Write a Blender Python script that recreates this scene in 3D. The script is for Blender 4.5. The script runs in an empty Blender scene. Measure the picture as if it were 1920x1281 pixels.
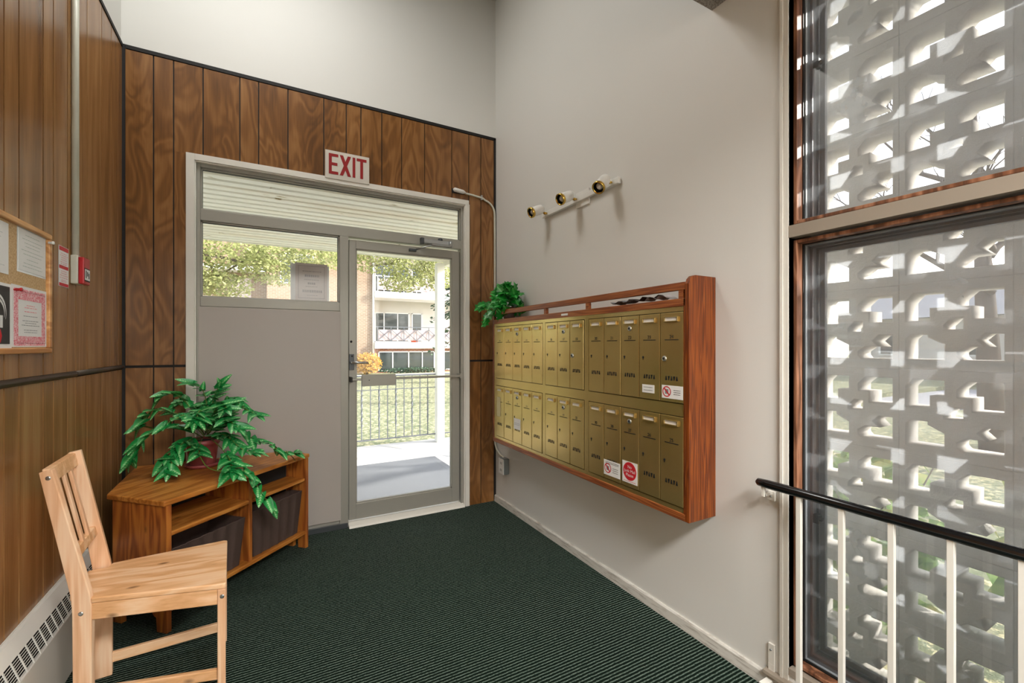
import bpy, bmesh, math, random
from mathutils import Vector, Matrix
random.seed(7)
PI = math.pi
scene = bpy.context.scene
C = scene.collection

# ------------------------------------------------------------------ camera, sky, sun, added fill lights, exposure
cam_d = bpy.data.cameras.new('camera')
cam_d.sensor_width = 36.0
cam_d.lens = 828.6 / 1920 * 36
cam_d.shift_y = 8.4 / 1920
cam_d.clip_start = 0.02
cam_d.clip_end = 500
cam = bpy.data.objects.new('camera', cam_d)
C.objects.link(cam)
cam.location = (-1.7343, -3.4478, 1.3456)
cam.rotation_euler = (PI / 2, 0, -0.5038)
scene.camera = cam

SUN_DIR = Vector((-0.80, 0.30, -0.42)).normalized()      # direction the light travels
w = bpy.data.worlds.new('world'); scene.world = w; w.use_nodes = True
wn = w.node_tree; wn.nodes.clear()
sky = wn.nodes.new('ShaderNodeTexSky'); sky.sky_type = 'NISHITA'; sky.sun_disc = False
sky.sun_elevation = math.asin(-SUN_DIR.z)
sky.sun_rotation = math.atan2(-SUN_DIR.x, -SUN_DIR.y)
sky.dust_density = 2.0; sky.air_density = 0.9
hs = wn.nodes.new('ShaderNodeHueSaturation'); hs.inputs['Saturation'].default_value = 0.45
bgn = wn.nodes.new('ShaderNodeBackground'); bgn.inputs['Strength'].default_value = 0.70
wo = wn.nodes.new('ShaderNodeOutputWorld')
wn.links.new(sky.outputs[0], hs.inputs['Color']); wn.links.new(hs.outputs[0], bgn.inputs[0]); wn.links.new(bgn.outputs[0], wo.inputs[0])

sun_d = bpy.data.lights.new('sun', 'SUN'); sun_d.energy = 9.5; sun_d.angle = 0.012; sun_d.color = (1.0, 0.95, 0.86)
sun = bpy.data.objects.new('sun', sun_d); C.objects.link(sun)
sun.rotation_euler = SUN_DIR.to_track_quat('-Z', 'Y').to_euler()

def area(name, loc, rot, sx, sy, power, col=(1, 1, 1), spread=PI):
    d = bpy.data.lights.new(name, 'AREA'); d.shape = 'RECTANGLE'; d.size = sx; d.size_y = sy
    d.energy = power; d.color = col; d.spread = spread
    o = bpy.data.objects.new(name, d); C.objects.link(o); o.location = loc; o.rotation_euler = rot
    return o
area('vestibule_fill_light', (-1.8, -1.05, 4.30), (0, 0, 0), 1.2, 0.6, 30, (1.0, 0.99, 0.96))  # added fill light, out of view, brightens the vestibule from above
area('lobby_fill_light', (-1.1, -4.6, 2.78), (0, 0, 0), 1.2, 0.6, 185, (1.0, 0.98, 0.95), 2.75)  # added fill light behind the camera, lifts the walls and chair

vs = scene.view_settings
vs.view_transform = 'Standard'; vs.look = 'None'; vs.gamma = 1.0; vs.use_curve_mapping = False
vs.exposure = 0.06

# ------------------------------------------------------------------ materials
def lin(h):
    if isinstance(h, str):
        h = h.lstrip('#'); c = [int(h[i:i + 2], 16) / 255 for i in (0, 2, 4)]
    else: c = h
    return tuple(x / 12.92 if x <= 0.04045 else ((x + 0.055) / 1.055) ** 2.4 for x in c) + (1.0,)
class NT:
    def __init__(s, name):
        s.m = bpy.data.materials.new(name); s.m.use_nodes = True; s.t = s.m.node_tree; s.t.nodes.clear()
        s.out = s.n('ShaderNodeOutputMaterial')
    def n(s, typ, **kw):
        nd = s.t.nodes.new(typ)
        for k, v in kw.items():
            if k.startswith('i_'):
                nd.inputs[k[2:].replace('_', ' ')].default_value = v
            else: setattr(nd, k, v)
        return nd
    def l(s, a, b): s.t.links.new(a, b)
    def math(s, op, a, b=None):
        nd = s.n('ShaderNodeMath', operation=op)
        for i, v in enumerate((a, b)):
            if v is None: continue
            if isinstance(v, (int, float)): nd.inputs[i].default_value = v
            else: s.l(v, nd.inputs[i])
        return nd.outputs[0]
    def ramp(s, fac, stops):
        nd = s.n('ShaderNodeValToRGB'); el = nd.color_ramp.elements
        while len(el) < len(stops): el.new(0.5)
        for e, (p, c) in zip(el, stops): e.position = p; e.color = lin(c) if not (isinstance(c, tuple) and len(c) == 4) else c
        s.l(fac, nd.inputs[0]); return nd.outputs[0]
    def mix(s, fac, a, b, blend='MIX'):
        nd = s.n('ShaderNodeMix', data_type='RGBA', blend_type=blend)
        for k, v in ((0, fac), (6, a), (7, b)):
            if isinstance(v, (int, float)): nd.inputs[k].default_value = v
            elif isinstance(v, tuple): nd.inputs[k].default_value = v
            elif isinstance(v, str): nd.inputs[k].default_value = lin(v)
            else: s.l(v, nd.inputs[k])
        return nd.outputs[2]
    def noise(s, vec, scale, detail=2, rough=0.5, dist=0.0):
        nd = s.n('ShaderNodeTexNoise'); nd.inputs['Scale'].default_value = scale; nd.inputs['Detail'].default_value = detail
        nd.inputs['Roughness'].default_value = rough; nd.inputs['Distortion'].default_value = dist
        if vec is not None: s.l(vec, nd.inputs['Vector'])
        return nd.outputs[0]
    def coords(s): return s.n('ShaderNodeTexCoord').outputs['Object']
    def sep(s, v):
        nd = s.n('ShaderNodeSeparateXYZ'); s.l(v, nd.inputs[0]); return nd.outputs
    def comb(s, x, y, z):
        nd = s.n('ShaderNodeCombineXYZ')
        for i, v in enumerate((x, y, z)):
            if isinstance(v, (int, float)): nd.inputs[i].default_value = v
            else: s.l(v, nd.inputs[i])
        return nd.outputs[0]
    def bump(s, h, strength=0.3, dist=0.01):
        nd = s.n('ShaderNodeBump'); nd.inputs['Strength'].default_value = strength; nd.inputs['Distance'].default_value = dist
        s.l(h, nd.inputs['Height']); return nd.outputs[0]
    def bsdf(s, col, rough=0.5, metal=0.0, normal=None, spec=0.5, **kw):
        b = s.n('ShaderNodeBsdfPrincipled')
        def st(k, v):
            if isinstance(v, (int, float)): b.inputs[k].default_value = v
            elif isinstance(v, tuple): b.inputs[k].default_value = v
            elif isinstance(v, str): b.inputs[k].default_value = lin(v)
            else: s.l(v, b.inputs[k])
        st('Base Color', col); st('Roughness', rough); st('Metallic', metal); st('Specular IOR Level', spec)
        for k, v in kw.items(): st(k.replace('_', ' '), v)
        if normal is not None: s.l(normal, b.inputs['Normal'])
        s.l(b.outputs[0], s.out.inputs[0]); return b

def plain(name, col, rough=0.5, metal=0.0, spec=0.5, var=0.06, scale=30.0, bump=0.0, bscale=200.0):
    t = NT(name); p = t.coords()
    c = lin(col)
    n = t.noise(p, scale, 3)
    a = tuple(max(0, x * (1 - var)) for x in c[:3]) + (1.0,); b = tuple(min(1, x * (1 + var)) for x in c[:3]) + (1.0,)
    cc = t.mix(n, a, b)
    nm = t.bump(t.noise(p, bscale, 2), bump, 0.004) if bump else None
    t.bsdf(cc, rough, metal, nm, spec); return t.m

def wood_panel(name, dark, mid, light, rough=0.3, zs=1.05, dist=0.55, wr=0.17):
    t = NT(name); p = t.coords(); x, y, z = t.sep(p)
    rnd = t.n('ShaderNodeObjectInfo').outputs['Random']
    r1 = t.math('MULTIPLY', rnd, 53.0)
    a = t.math('ADD', t.math('ADD', x, y), r1)
    v = t.comb(t.math('MULTIPLY', a, 5.0), r1, t.math('MULTIPLY', z, zs))
    n1 = t.noise(v, 1.0, 2, 0.45, dist)
    rings = t.math('SINE', t.math('MULTIPLY', n1, 44.0))
    rings = t.math('MULTIPLY', t.math('ADD', rings, 1.0), 0.5)
    fine = t.noise(t.comb(t.math('MULTIPLY', a, 230.0), r1, t.math('MULTIPLY', z, 7.0)), 1.0, 2)
    broad = t.noise(t.comb(t.math('MULTIPLY', a, 9.0), r1, t.math('MULTIPLY', z, 0.6)), 1.0, 2)
    f = t.math('ADD', t.math('MULTIPLY', rings, wr), t.math('ADD', t.math('MULTIPLY', fine, 0.28), t.math('MULTIPLY', broad, 0.62)))
    f = t.math('ADD', f, t.math('MULTIPLY', t.math('SUBTRACT', rnd, 0.5), 0.10))
    col = t.ramp(f, [(0.22, dark), (0.52, mid), (0.82, light)])
    t.bsdf(col, rough, 0, t.bump(fine, 0.05, 0.002), 0.5); return t.m

def wood(name, dark, mid, light, axis=(1, 0, 0), rough=0.4, knots=0.0, ring=30.0, stretch=8.0, spec=0.4):
    t = NT(name); p = t.coords()
    rnd = t.math('MULTIPLY', t.n('ShaderNodeObjectInfo').outputs['Random'], 31.0)
    ax = Vector(axis).normalized(); up = Vector((0, 0, 1)) if abs(ax.z) < 0.9 else Vector((1, 0, 0))
    b1 = ax.cross(up).normalized(); b2 = ax.cross(b1).normalized()
    def dot(vv):
        nd = t.n('ShaderNodeVectorMath', operation='DOT_PRODUCT'); t.l(p, nd.inputs[0]); nd.inputs[1].default_value = vv; return nd.outputs['Value']
    u, v1, v2 = dot(ax), dot(b1), dot(b2)
    v = t.comb(t.math('MULTIPLY', t.math('ADD', u, rnd), 1.0), t.math('MULTIPLY', v1, stretch), t.math('MULTIPLY', v2, stretch))
    n1 = t.noise(v, 1.6, 2, 0.5, 0.4)
    rings = t.math('MULTIPLY', t.math('ADD', t.math('SINE', t.math('MULTIPLY', n1, ring)), 1.0), 0.5)
    fine = t.noise(t.comb(t.math('MULTIPLY', u, 6.0), t.math('MULTIPLY', v1, 160.0), t.math('MULTIPLY', v2, 160.0)), 1.0, 2)
    f = t.math('ADD', t.math('MULTIPLY', rings, 0.5), t.math('MULTIPLY', fine, 0.5))
    col = t.ramp(f, [(0.15, dark), (0.5, mid), (0.85, light)])
    if knots:
        vo = t.n('ShaderNodeTexVoronoi'); vo.inputs['Scale'].default_value = 1.0; vo.inputs['Randomness'].default_value = 1.0
        t.l(t.comb(t.math('MULTIPLY', u, 4.5), t.math('MULTIPLY', v1, 9.0), t.math('MULTIPLY', v2, 9.0)), vo.inputs['Vector'])
        k = t.ramp(vo.outputs['Distance'], [(0.03, (knots, knots, knots, 1)), (0.11, (0.0, 0.0, 0.0, 1))])
        col = t.mix(k, col, '#4a2812')
    t.bsdf(col, rough, 0, t.bump(fine, 0.04, 0.002), spec); return t.m

M = {}
M['panel'] = wood_panel('swirl_grained_panelling', '#50331a', '#7a5129', '#9c7043', 0.28, 1.6, 1.2, 0.20)
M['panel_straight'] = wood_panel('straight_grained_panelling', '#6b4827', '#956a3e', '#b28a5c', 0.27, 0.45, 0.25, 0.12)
M['groove'] = plain('groove_black', '#100c09', 0.7)
M['wall'] = plain('white_wall_paint', '#d9d8d3', 0.55, var=0.015, scale=2.0, bump=0.04, bscale=120)
M['trimwhite'] = plain('white_trim_paint', '#dcd9d0', 0.4, var=0.03, scale=12)
M['whitegloss'] = plain('white_enamel', '#e6e5e0', 0.3, var=0.01)
M['alu'] = plain('painted_aluminium', '#9d9b92', 0.42, 0.25, var=0.03, scale=8)
M['alu_dark'] = plain('dark_aluminium', '#4c5053', 0.35, 0.3)
M['track_fin'] = plain('track_fin_aluminium', '#5f666c', 0.35, 0.2)
M['alu_track'] = plain('window_track_aluminium', '#8d9398', 0.4, 0.15)
M['greypanel'] = plain('grey_laminate_panel', '#aaa39c', 0.42, var=0.015, scale=3)
M['black'] = plain('black_rubber', '#0c0c0c', 0.5)
M['blackrail'] = plain('black_plastic_rail', '#0a0a0b', 0.16, spec=0.6)
M['bronze'] = plain('bronze_moulding', '#5b5249', 0.4, 0.5)
M['brownframe'] = wood('brown_window_wood', '#4e3222', '#7d5138', '#a5765a', (0, 0, 1), 0.45)
M['beige'] = plain('beige_frame_paint', '#968b7d', 0.45, var=0.03, scale=6)
M['steel'] = plain('brushed_steel', '#b9bcbd', 0.28, 0.9)
M['galv'] = plain('galvanised_box', '#8f9697', 0.4, 0.6)
M['conduit'] = plain('painted_conduit', '#c9c9ba', 0.4)
M['red'] = plain('red_enamel', '#b3101a', 0.35)
M['redprint'] = plain('red_print', '#c21624', 0.5)
def pinkp():
    t = NT('pink_ornament_print'); n = t.noise(t.coords(), 110.0, 4, 0.7, 1.5)
    t.bsdf(t.ramp(n, [(0.40, '#d9606f'), (0.5, '#e59aa4'), (0.6, '#efd5d6')]), 0.6); return t.m
M['pinkprint'] = pinkp()
M['paper'] = plain('white_paper', '#e6e6e4', 0.6, var=0.02)
M['paper_grey'] = plain('paper_seen_from_behind', '#b5aeac', 0.6, var=0.02)
def thinpaper():
    t = NT('thin_translucent_paper'); d = t.n('ShaderNodeBsdfDiffuse'); tl = t.n('ShaderNodeBsdfTranslucent')
    d.inputs[0].default_value = lin('#d6cfcc'); tl.inputs[0].default_value = lin('#c2bab7')
    mxs = t.n('ShaderNodeMixShader'); mxs.inputs[0].default_value = 0.5; t.l(d.outputs[0], mxs.inputs[1]); t.l(tl.outputs[0], mxs.inputs[2]); t.l(mxs.outputs[0], t.out.inputs[0]); return t.m
M['paper_back'] = thinpaper()
M['ink'] = plain('grey_ink', '#84868a', 0.6)
M['ink_dark'] = plain('black_ink', '#15140f', 0.6)
M['poster'] = plain('black_poster', '#2a2a2c', 0.5)
M['exitred'] = plain('exit_sign_red', '#8e0205', 0.5)
M['signwhite'] = plain('sign_white', '#c9c3b8', 0.45, var=0.02)
M['oakframe'] = wood('oak_frame', '#a86f3c', '#c89055', '#dcab72', (0, 1, 0), 0.4)
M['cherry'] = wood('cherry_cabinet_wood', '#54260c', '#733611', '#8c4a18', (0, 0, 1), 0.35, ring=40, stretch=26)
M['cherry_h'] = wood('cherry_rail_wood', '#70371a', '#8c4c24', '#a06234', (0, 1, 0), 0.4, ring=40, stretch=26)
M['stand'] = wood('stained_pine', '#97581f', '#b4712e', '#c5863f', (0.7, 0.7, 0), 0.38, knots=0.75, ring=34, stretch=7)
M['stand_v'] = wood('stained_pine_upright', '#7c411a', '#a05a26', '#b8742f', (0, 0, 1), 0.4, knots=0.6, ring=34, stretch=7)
M['pine'] = wood('natural_pine', '#d6a06c', '#ebba8b', '#f3cda6', (1, -0.1, 0), 0.36, knots=0.7, ring=26, stretch=7)
M['pine_v'] = wood('natural_pine_upright', '#dba77e', '#ecbf98', '#f4d2b0', (0, 0, 1), 0.4, ring=26, stretch=9)
M['fabric'] = plain('dark_brown_fabric', '#4a3932', 0.75, var=0.15, scale=60, bump=0.2, bscale=500)
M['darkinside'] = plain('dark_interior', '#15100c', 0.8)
M['pot'] = plain('dull_red_plastic_pot', '#9a4a49', 0.45, var=0.08)
M['soil'] = plain('soil', '#241a12', 0.95, var=0.4, scale=80)
M['stem'] = plain('green_stem', '#5f7a2c', 0.5)
M['silver'] = plain('silvery_foil_pot', '#b9b9bd', 0.25, 0.8)
M['heater'] = plain('white_heater_enamel', '#d5d3cb', 0.35, var=0.02, scale=6)
M['bulb'] = plain('frosted_bulb', '#d6d3ce', 0.2)
M['gold'] = plain('polished_brass_ring', '#d8b35a', 0.16, 1.0)
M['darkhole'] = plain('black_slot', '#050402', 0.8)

def brass():
    t = NT('satin_brass_mailbox'); p = t.coords(); x, y, z = t.sep(p)
    br = t.noise(t.comb(t.math('MULTIPLY', x, 40.), t.math('MULTIPLY', y, 260.), t.math('MULTIPLY', z, 6.)), 1.0, 2)
    bl = t.noise(p, 7.0, 3)
    col = t.mix(bl, '#b49a5c', '#c9b276')
    r = t.math('ADD', 0.235, t.math('MULTIPLY', br, 0.03))
    t.bsdf(col, r, 0.8); return t.m
M['brass'] = brass()

def carpet():
    t = NT('ribbed_green_carpet'); p = t.coords(); x, y, z = t.sep(p)
    wob = t.noise(p, 30.0, 2)
    ph = t.math('ADD', t.math('MULTIPLY', y, 2 * PI / 0.0155), t.math('MULTIPLY', wob, 2.2))
    rib = t.math('MULTIPLY', t.math('ADD', t.math('SINE', ph), 1.0), 0.5)
    sp = t.noise(t.comb(t.math('MULTIPLY', x, 120.), t.math('MULTIPLY', y, 170.), 0.0), 1.0, 3, 0.7)
    h = t.math('MULTIPLY', t.math('ADD', 0.25, t.math('MULTIPLY', rib, 0.75)), t.math('ADD', 0.25, t.math('MULTIPLY', sp, 1.35)))
    big = t.noise(p, 1.3, 3)
    c1 = t.ramp(h, [(0.2, '#030403'), (0.45, '#0c120f'), (0.68, '#222d27'), (0.95, '#6c7a70')])
    c2 = t.mix(t.math('MULTIPLY', big, 0.28), c1, t.mix(0.5, c1, '#1c4a30'))
    t.bsdf(c2, 0.95, 0, t.bump(h, 0.6, 0.005), 0.1); return t.m
M['carpet'] = carpet()

def baseboard_mat():
    t = NT('scuffed_white_baseboard'); p = t.coords(); x, y, z = t.sep(p)
    n = t.noise(t.comb(t.math('MULTIPLY', x, 8.), t.math('MULTIPLY', y, 9.), t.math('MULTIPLY', z, 90.)), 1.0, 4, 0.65)
    m = t.ramp(n, [(0.5, (0, 0, 0, 1)), (0.72, (0.8, 0.8, 0.8, 1))])
    t.bsdf(t.mix(m, '#cfccc4', '#7d7162'), 0.45); return t.m
M['baseboard'] = baseboard_mat()

def glass(name, dust=0.0, tint='#ffffff'):
    t = NT(name)
    tr = t.n('ShaderNodeBsdfTransparent'); tr.inputs[0].default_value = lin(tint)
    gl = t.n('ShaderNodeBsdfGlossy'); gl.inputs['Roughness'].default_value = 0.02
    fr = t.n('ShaderNodeFresnel'); fr.inputs['IOR'].default_value = 1.5
    mx = t.n('ShaderNodeMixShader'); t.l(fr.outputs[0], mx.inputs[0]); t.l(tr.outputs[0], mx.inputs[1]); t.l(gl.outputs[0], mx.inputs[2])
    sh = mx.outputs[0]
    if dust:
        tl = t.n('ShaderNodeBsdfTranslucent'); tl.inputs[0].default_value = (0.82, 0.88, 0.95, 1)
        df = t.n('ShaderNodeBsdfDiffuse'); df.inputs[0].default_value = (0.82, 0.88, 0.95, 1)
        m0 = t.n('ShaderNodeMixShader'); m0.inputs[0].default_value = 0.35; t.l(tl.outputs[0], m0.inputs[1]); t.l(df.outputs[0], m0.inputs[2])
        m2 = t.n('ShaderNodeMixShader')
        nz = t.noise(t.coords(), 5.0, 5, 0.6)
        t.l(t.math('MULTIPLY', nz, dust * 2), m2.inputs[0])
        t.l(sh, m2.inputs[1]); t.l(m0.outputs[0], m2.inputs[2]); sh = m2.outputs[0]
    t.l(sh, t.out.inputs[0]); return t.m
M['glass'] = glass('clear_door_glass', 0.012)
M['glass_dusty'] = glass('dusty_window_glass', 0.21)
M['glass_inner'] = glass('inner_window_glass', 0.05)

def popcorn():
    t = NT('popcorn_ceiling'); p = t.coords()
    n = t.noise(p, 160.0, 3, 0.7)
    t.bsdf(t.ramp(n, [(0.3, '#6f655c'), (0.7, '#cbc3b8')]), 0.9, 0, t.bump(n, 1.0, 0.02)); return t.m
M['popcorn'] = popcorn()
def leafmat(name, edge, mid, vein):
    t = NT(name); p = t.coords(); x, y, z = t.sep(p)
    rnd = t.n('ShaderNodeObjectInfo').outputs['Random']
    ax = t.math('ABSOLUTE', x)
    # pale veining close to the midrib, breaking up sideways
    vw = t.math('SINE', t.math('MULTIPLY', t.math('SUBTRACT', y, ax), 520.0))
    f = t.math('ADD', t.math('MULTIPLY', ax, 52.0), t.math('MULTIPLY', vw, 0.12))
    f = t.math('ADD', f, t.math('MULTIPLY', t.noise(p, 90.0, 2), 0.5))
    c = t.ramp(f, [(0.18, vein), (0.52, mid), (0.95, edge)])
    c = t.mix(t.math('MULTIPLY', rnd, 0.45), c, edge)
    t.bsdf(c, 0.34, 0, None, 0.5); return t.m
M['leaf'] = leafmat('variegated_leaf', '#14803a', '#38a552', '#b2e4a6')
M['ivy'] = leafmat('ivy_leaf', '#0b741e', '#17942d', '#74c070')
def concrete(name, a, b, sc=60.0, bump=0.5):
    t = NT(name); p = t.coords(); n = t.noise(p, sc, 5, 0.7); n2 = t.noise(p, 4.0, 3)
    c = t.mix(t.math('ADD', t.math('MULTIPLY', n, 0.7), t.math('MULTIPLY', n2, 0.3)), a, b)
    t.bsdf(c, 0.9, 0, t.bump(n, bump, 0.006), 0.2); return t.m
M['block'] = concrete('concrete_screen_block', '#a29e97', '#d8d5cf', 110.0, 0.7)
M['slab'] = concrete('porch_concrete', '#b9b6b0', '#d6d4cf', 30.0, 0.2)
M['mat'] = plain('grey_door_mat', '#6d7074', 0.95, var=0.12, scale=90, bump=0.4, bscale=300)
def soffit():
    t = NT('peeling_white_soffit'); p = t.coords(); x, y, z = t.sep(p)
    n = t.noise(t.comb(t.math('MULTIPLY', x, 2.2), t.math('MULTIPLY', y, 9.0), 0.0), 1.0, 6, 0.62)
    m = t.ramp(n, [(0.63, (0, 0, 0, 1)), (0.66, (1, 1, 1, 1))])
    m2 = t.ramp(t.noise(t.comb(t.math('MULTIPLY', x, 0.7), t.math('MULTIPLY', y, 5.0), 3.0), 1.0, 2), [(0.45, (0, 0, 0, 1)), (0.75, (1, 1, 1, 1))])
    c = t.mix(t.math('MULTIPLY', m2, 0.5), '#f0eee8', '#dcc9ae')
    t.bsdf(t.mix(m, c, '#9b8a66'), 0.5); return t.m
M['soffit'] = soffit()
def brick(name, c1, c2, mortar, bw=0.22, bh=0.075):
    t = NT(name); p = t.coords(); x, y, z = t.sep(p)
    b = t.n('ShaderNodeTexBrick'); b.inputs['Color1'].default_value = lin(c1); b.inputs['Color2'].default_value = lin(c2); b.inputs['Mortar'].default_value = lin(mortar)
    b.inputs['Scale'].default_value = 1.0; b.inputs['Brick Width'].default_value = bw; b.inputs['Row Height'].default_value = bh; b.inputs['Mortar Size'].default_value = 0.008
    t.l(t.comb(t.math('ADD', x, y), z, 0.0), b.inputs['Vector'])
    t.bsdf(b.outputs['Color'], 0.85); return t.m
M['brick'] = brick('buff_brick', '#937860', '#836850', '#a89d8d')
M['redbrick'] = brick('red_brick', '#9c5f45', '#8a4f38', '#b7a28f')
M['stucco'] = plain('pale_stucco', '#c9c4bb', 0.85, var=0.05, scale=4)
M['farwhite'] = plain('far_white_paint', '#e9e8e4', 0.6)
M['farpanel'] = plain('mauve_balcony_panel', '#c9b6b4', 0.7, var=0.04)
M['farglass'] = plain('far_window_glass', '#39403f', 0.06, spec=0.9, var=0.3, scale=1.5)
M['farorange'] = plain('orange_planter', '#e8603a', 0.6)
def lawn():
    t = NT('leaf_strewn_lawn'); p = t.coords()
    n = t.noise(p, 9.0, 6, 0.75); n2 = t.noise(p, 0.6, 3); n3 = t.noise(p, 13.0, 4, 0.75)
    c = t.ramp(n, [(0.3, '#55624a'), (0.5, '#7d8568'), (0.72, '#a3a085')])
    lf = t.ramp(n3, [(0.52, (0, 0, 0, 1)), (0.58, (1, 1, 1, 1))])
    c = t.mix(t.math('MULTIPLY', lf, 0.9), c, '#ddd2a8')
    t.bsdf(t.mix(t.math('MULTIPLY', n2, 0.3), c, '#6e7760'), 0.95, 0, t.bump(n, 0.8, 0.05), 0.1); return t.m
M['lawn'] = lawn()
M['street'] = concrete('grey_street', '#8f9094', '#b1b2b5', 12.0, 0.1)
M['bark'] = concrete('tree_bark', '#4c443c', '#7a7066', 25.0, 0.8)
def foliage(name, a, b, c, tr=0.35):
    t = NT(name); p = t.coords(); n = t.noise(p, 2.6, 3, 0.7); n2 = t.noise(p, 14.0, 2, 0.7)
    col = t.ramp(t.math('ADD', t.math('MULTIPLY', n, 0.5), t.math('MULTIPLY', n2, 0.5)), [(0.35, a), (0.5, b), (0.65, c)])
    d = t.n('ShaderNodeBsdfDiffuse'); tl = t.n('ShaderNodeBsdfTranslucent'); t.l(col, d.inputs[0]); t.l(col, tl.inputs[0])
    mx = t.n('ShaderNodeMixShader'); mx.inputs[0].default_value = tr; t.l(d.outputs[0], mx.inputs[1]); t.l(tl.outputs[0], mx.inputs[2])
    t.l(mx.outputs[0], t.out.inputs[0]); return t.m
M['fol_yellow'] = foliage('yellow_green_foliage', '#7c8758', '#a8ad74', '#d2cf9c', 0.4)
M['fol_green'] = foliage('green_foliage', '#5a7a50', '#8aa574', '#b9c89a', 0.4)
M['fol_dark'] = foliage('dark_spruce_needles', '#2f4436', '#4a6250', '#6c7f6c', 0.2)
M['fol_shrub'] = foliage('shrub_leaves', '#4c7240', '#86a066', '#c3b77c', 0.35)
M['fol_orange'] = foliage('orange_shrub_leaves', '#9a7a3c', '#cfa95a', '#e0c27a', 0.4)
M['post'] = plain('white_porch_paint', '#e4e2da', 0.5, var=0.05, scale=6)
M['iron'] = plain('grey_painted_iron', '#6c7076', 0.4, 0.4)

# ------------------------------------------------------------------ mesh helpers
class MB:
    def __init__(s): s.v = []; s.f = []; s.sm = []
    def add(s, vs, fs, smooth=False):
        o = len(s.v); s.v += [tuple(v) for v in vs]; s.f += [tuple(i + o for i in f) for f in fs]; s.sm += [smooth] * len(fs); return s
    def box(s, x0, x1, y0, y1, z0, z1):
        if x0 > x1: x0, x1 = x1, x0
        if y0 > y1: y0, y1 = y1, y0
        if z0 > z1: z0, z1 = z1, z0
        return s.add([(x0, y0, z0), (x1, y0, z0), (x1, y1, z0), (x0, y1, z0), (x0, y0, z1), (x1, y0, z1), (x1, y1, z1), (x0, y1, z1)],
                     [(0, 3, 2, 1), (4, 5, 6, 7), (0, 1, 5, 4), (1, 2, 6, 5), (2, 3, 7, 6), (3, 0, 4, 7)])
    def hexa(s, b, t):      # 4 bottom + 4 top corners, both counter-clockwise from above
        return s.add(list(b) + list(t), [(3, 2, 1, 0), (4, 5, 6, 7), (0, 1, 5, 4), (1, 2, 6, 5), (2, 3, 7, 6), (3, 0, 4, 7)])
    def prism(s, poly, axis, a, b):   # polygon in the plane normal to axis, from a to b
        n = len(poly)
        def P(q, h):
            if axis == 'Z': return (q[0], q[1], h)
            if axis == 'Y': return (q[0], h, q[1])
            return (h, q[0], q[1])
        vs = [P(q, a) for q in poly] + [P(q, b) for q in poly]
        fs = [tuple(range(n - 1, -1, -1)), tuple(range(n, 2 * n))] + [(i, (i + 1) % n, n + (i + 1) % n, n + i) for i in range(n)]
        return s.add(vs, fs)
    def quad(s, a, b, c, d): return s.add([a, b, c, d], [(0, 1, 2, 3)])
    def tube(s, pts, r, n=10, cap=True, smooth=True):
        pts = [Vector(p) for p in pts]; rs = r if isinstance(r, (list, tuple)) else [r] * len(pts)
        o = []; fs = []; prev = None
        for i, p in enumerate(pts):
            d = (pts[min(i + 1, len(pts) - 1)] - pts[max(i - 1, 0)]).normalized()
            if prev is None:
                up = Vector((0, 0, 1)) if abs(d.z) < 0.9 else Vector((1, 0, 0)); a = d.cross(up).normalized()
            else: a = (prev - d * prev.dot(d)).normalized()
            prev = a; b = d.cross(a)
            for k in range(n):
                t = 2 * PI * k / n; o.append(p + (a * math.cos(t) + b * math.sin(t)) * rs[i])
        for i in range(len(pts) - 1):
            for k in range(n): fs.append((i * n + k, i * n + (k + 1) % n, (i + 1) * n + (k + 1) % n, (i + 1) * n + k))
        s.add(o, fs, smooth)
        if cap:
            m = len(pts) - 1; base = len(s.v) - len(o)
            s.f += [tuple(base + k for k in range(n - 1, -1, -1)), tuple(base + m * n + k for k in range(n))]; s.sm += [False, False]
        return s
    def lathe(s, prof, c=(0, 0, 0), n=24, axis=(0, 0, 1), smooth=True):
        d = Vector(axis).normalized(); up = Vector((0, 0, 1)) if abs(d.z) < 0.9 else Vector((1, 0, 0))
        a = d.cross(up).normalized(); b = d.cross(a); c = Vector(c); o = []; fs = []
        for r, h in prof:
            for k in range(n):
                t = 2 * PI * k / n; o.append(c + d * h + (a * math.cos(t) + b * math.sin(t)) * r)
        for i in range(len(prof) - 1):
            for k in range(n): fs.append((i * n + k, (i + 1) * n + k, (i + 1) * n + (k + 1) % n, i * n + (k + 1) % n))
        return s.add(o, fs, smooth)
    def bar(s, p, q, w, h):          # rectangular bar between two points: w sideways, h upwards
        p, q = Vector(p), Vector(q); d = (q - p).normalized(); up = Vector((0, 0, 1)) if abs(d.z) < 0.95 else Vector((1, 0, 0))
        a = d.cross(up).normalized() * w / 2; b = a.cross(d).normalized() * h / 2
        return s.hexa([p - a - b, p + a - b, p + a + b, p - a + b], [q - a - b, q + a - b, q + a + b, q - a + b])

def link(o, parent=None):
    C.objects.link(o)
    if parent is not None: o.parent = parent
    return o
def tag(o, label=None, cat=None, group=None, kind=None):
    if label: o['label'] = label
    if cat: o['category'] = cat
    if group: o['group'] = group
    if kind: o['kind'] = kind
    return o
def mesh(name, mb, bevel=0.0, org=(0, 0, 0)):
    me = bpy.data.meshes.new(name); ox, oy, oz = org
    me.from_pydata([(x - ox, y - oy, z - oz) for x, y, z in mb.v], [], mb.f)
    for p, sflag in zip(me.polygons, mb.sm): p.use_smooth = sflag
    bm = bmesh.new(); bm.from_mesh(me)
    bmesh.ops.recalc_face_normals(bm, faces=bm.faces)
    if bevel:
        es = [e for e in bm.edges if len(e.link_faces) == 2 and e.calc_face_angle(0) > 0.5]
        bmesh.ops.bevel(bm, geom=es, offset=bevel, segments=2, affect='EDGES', profile=0.5, clamp_overlap=True)
    bm.to_mesh(me); bm.free(); me.update(); return me
ORG = {}
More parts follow.
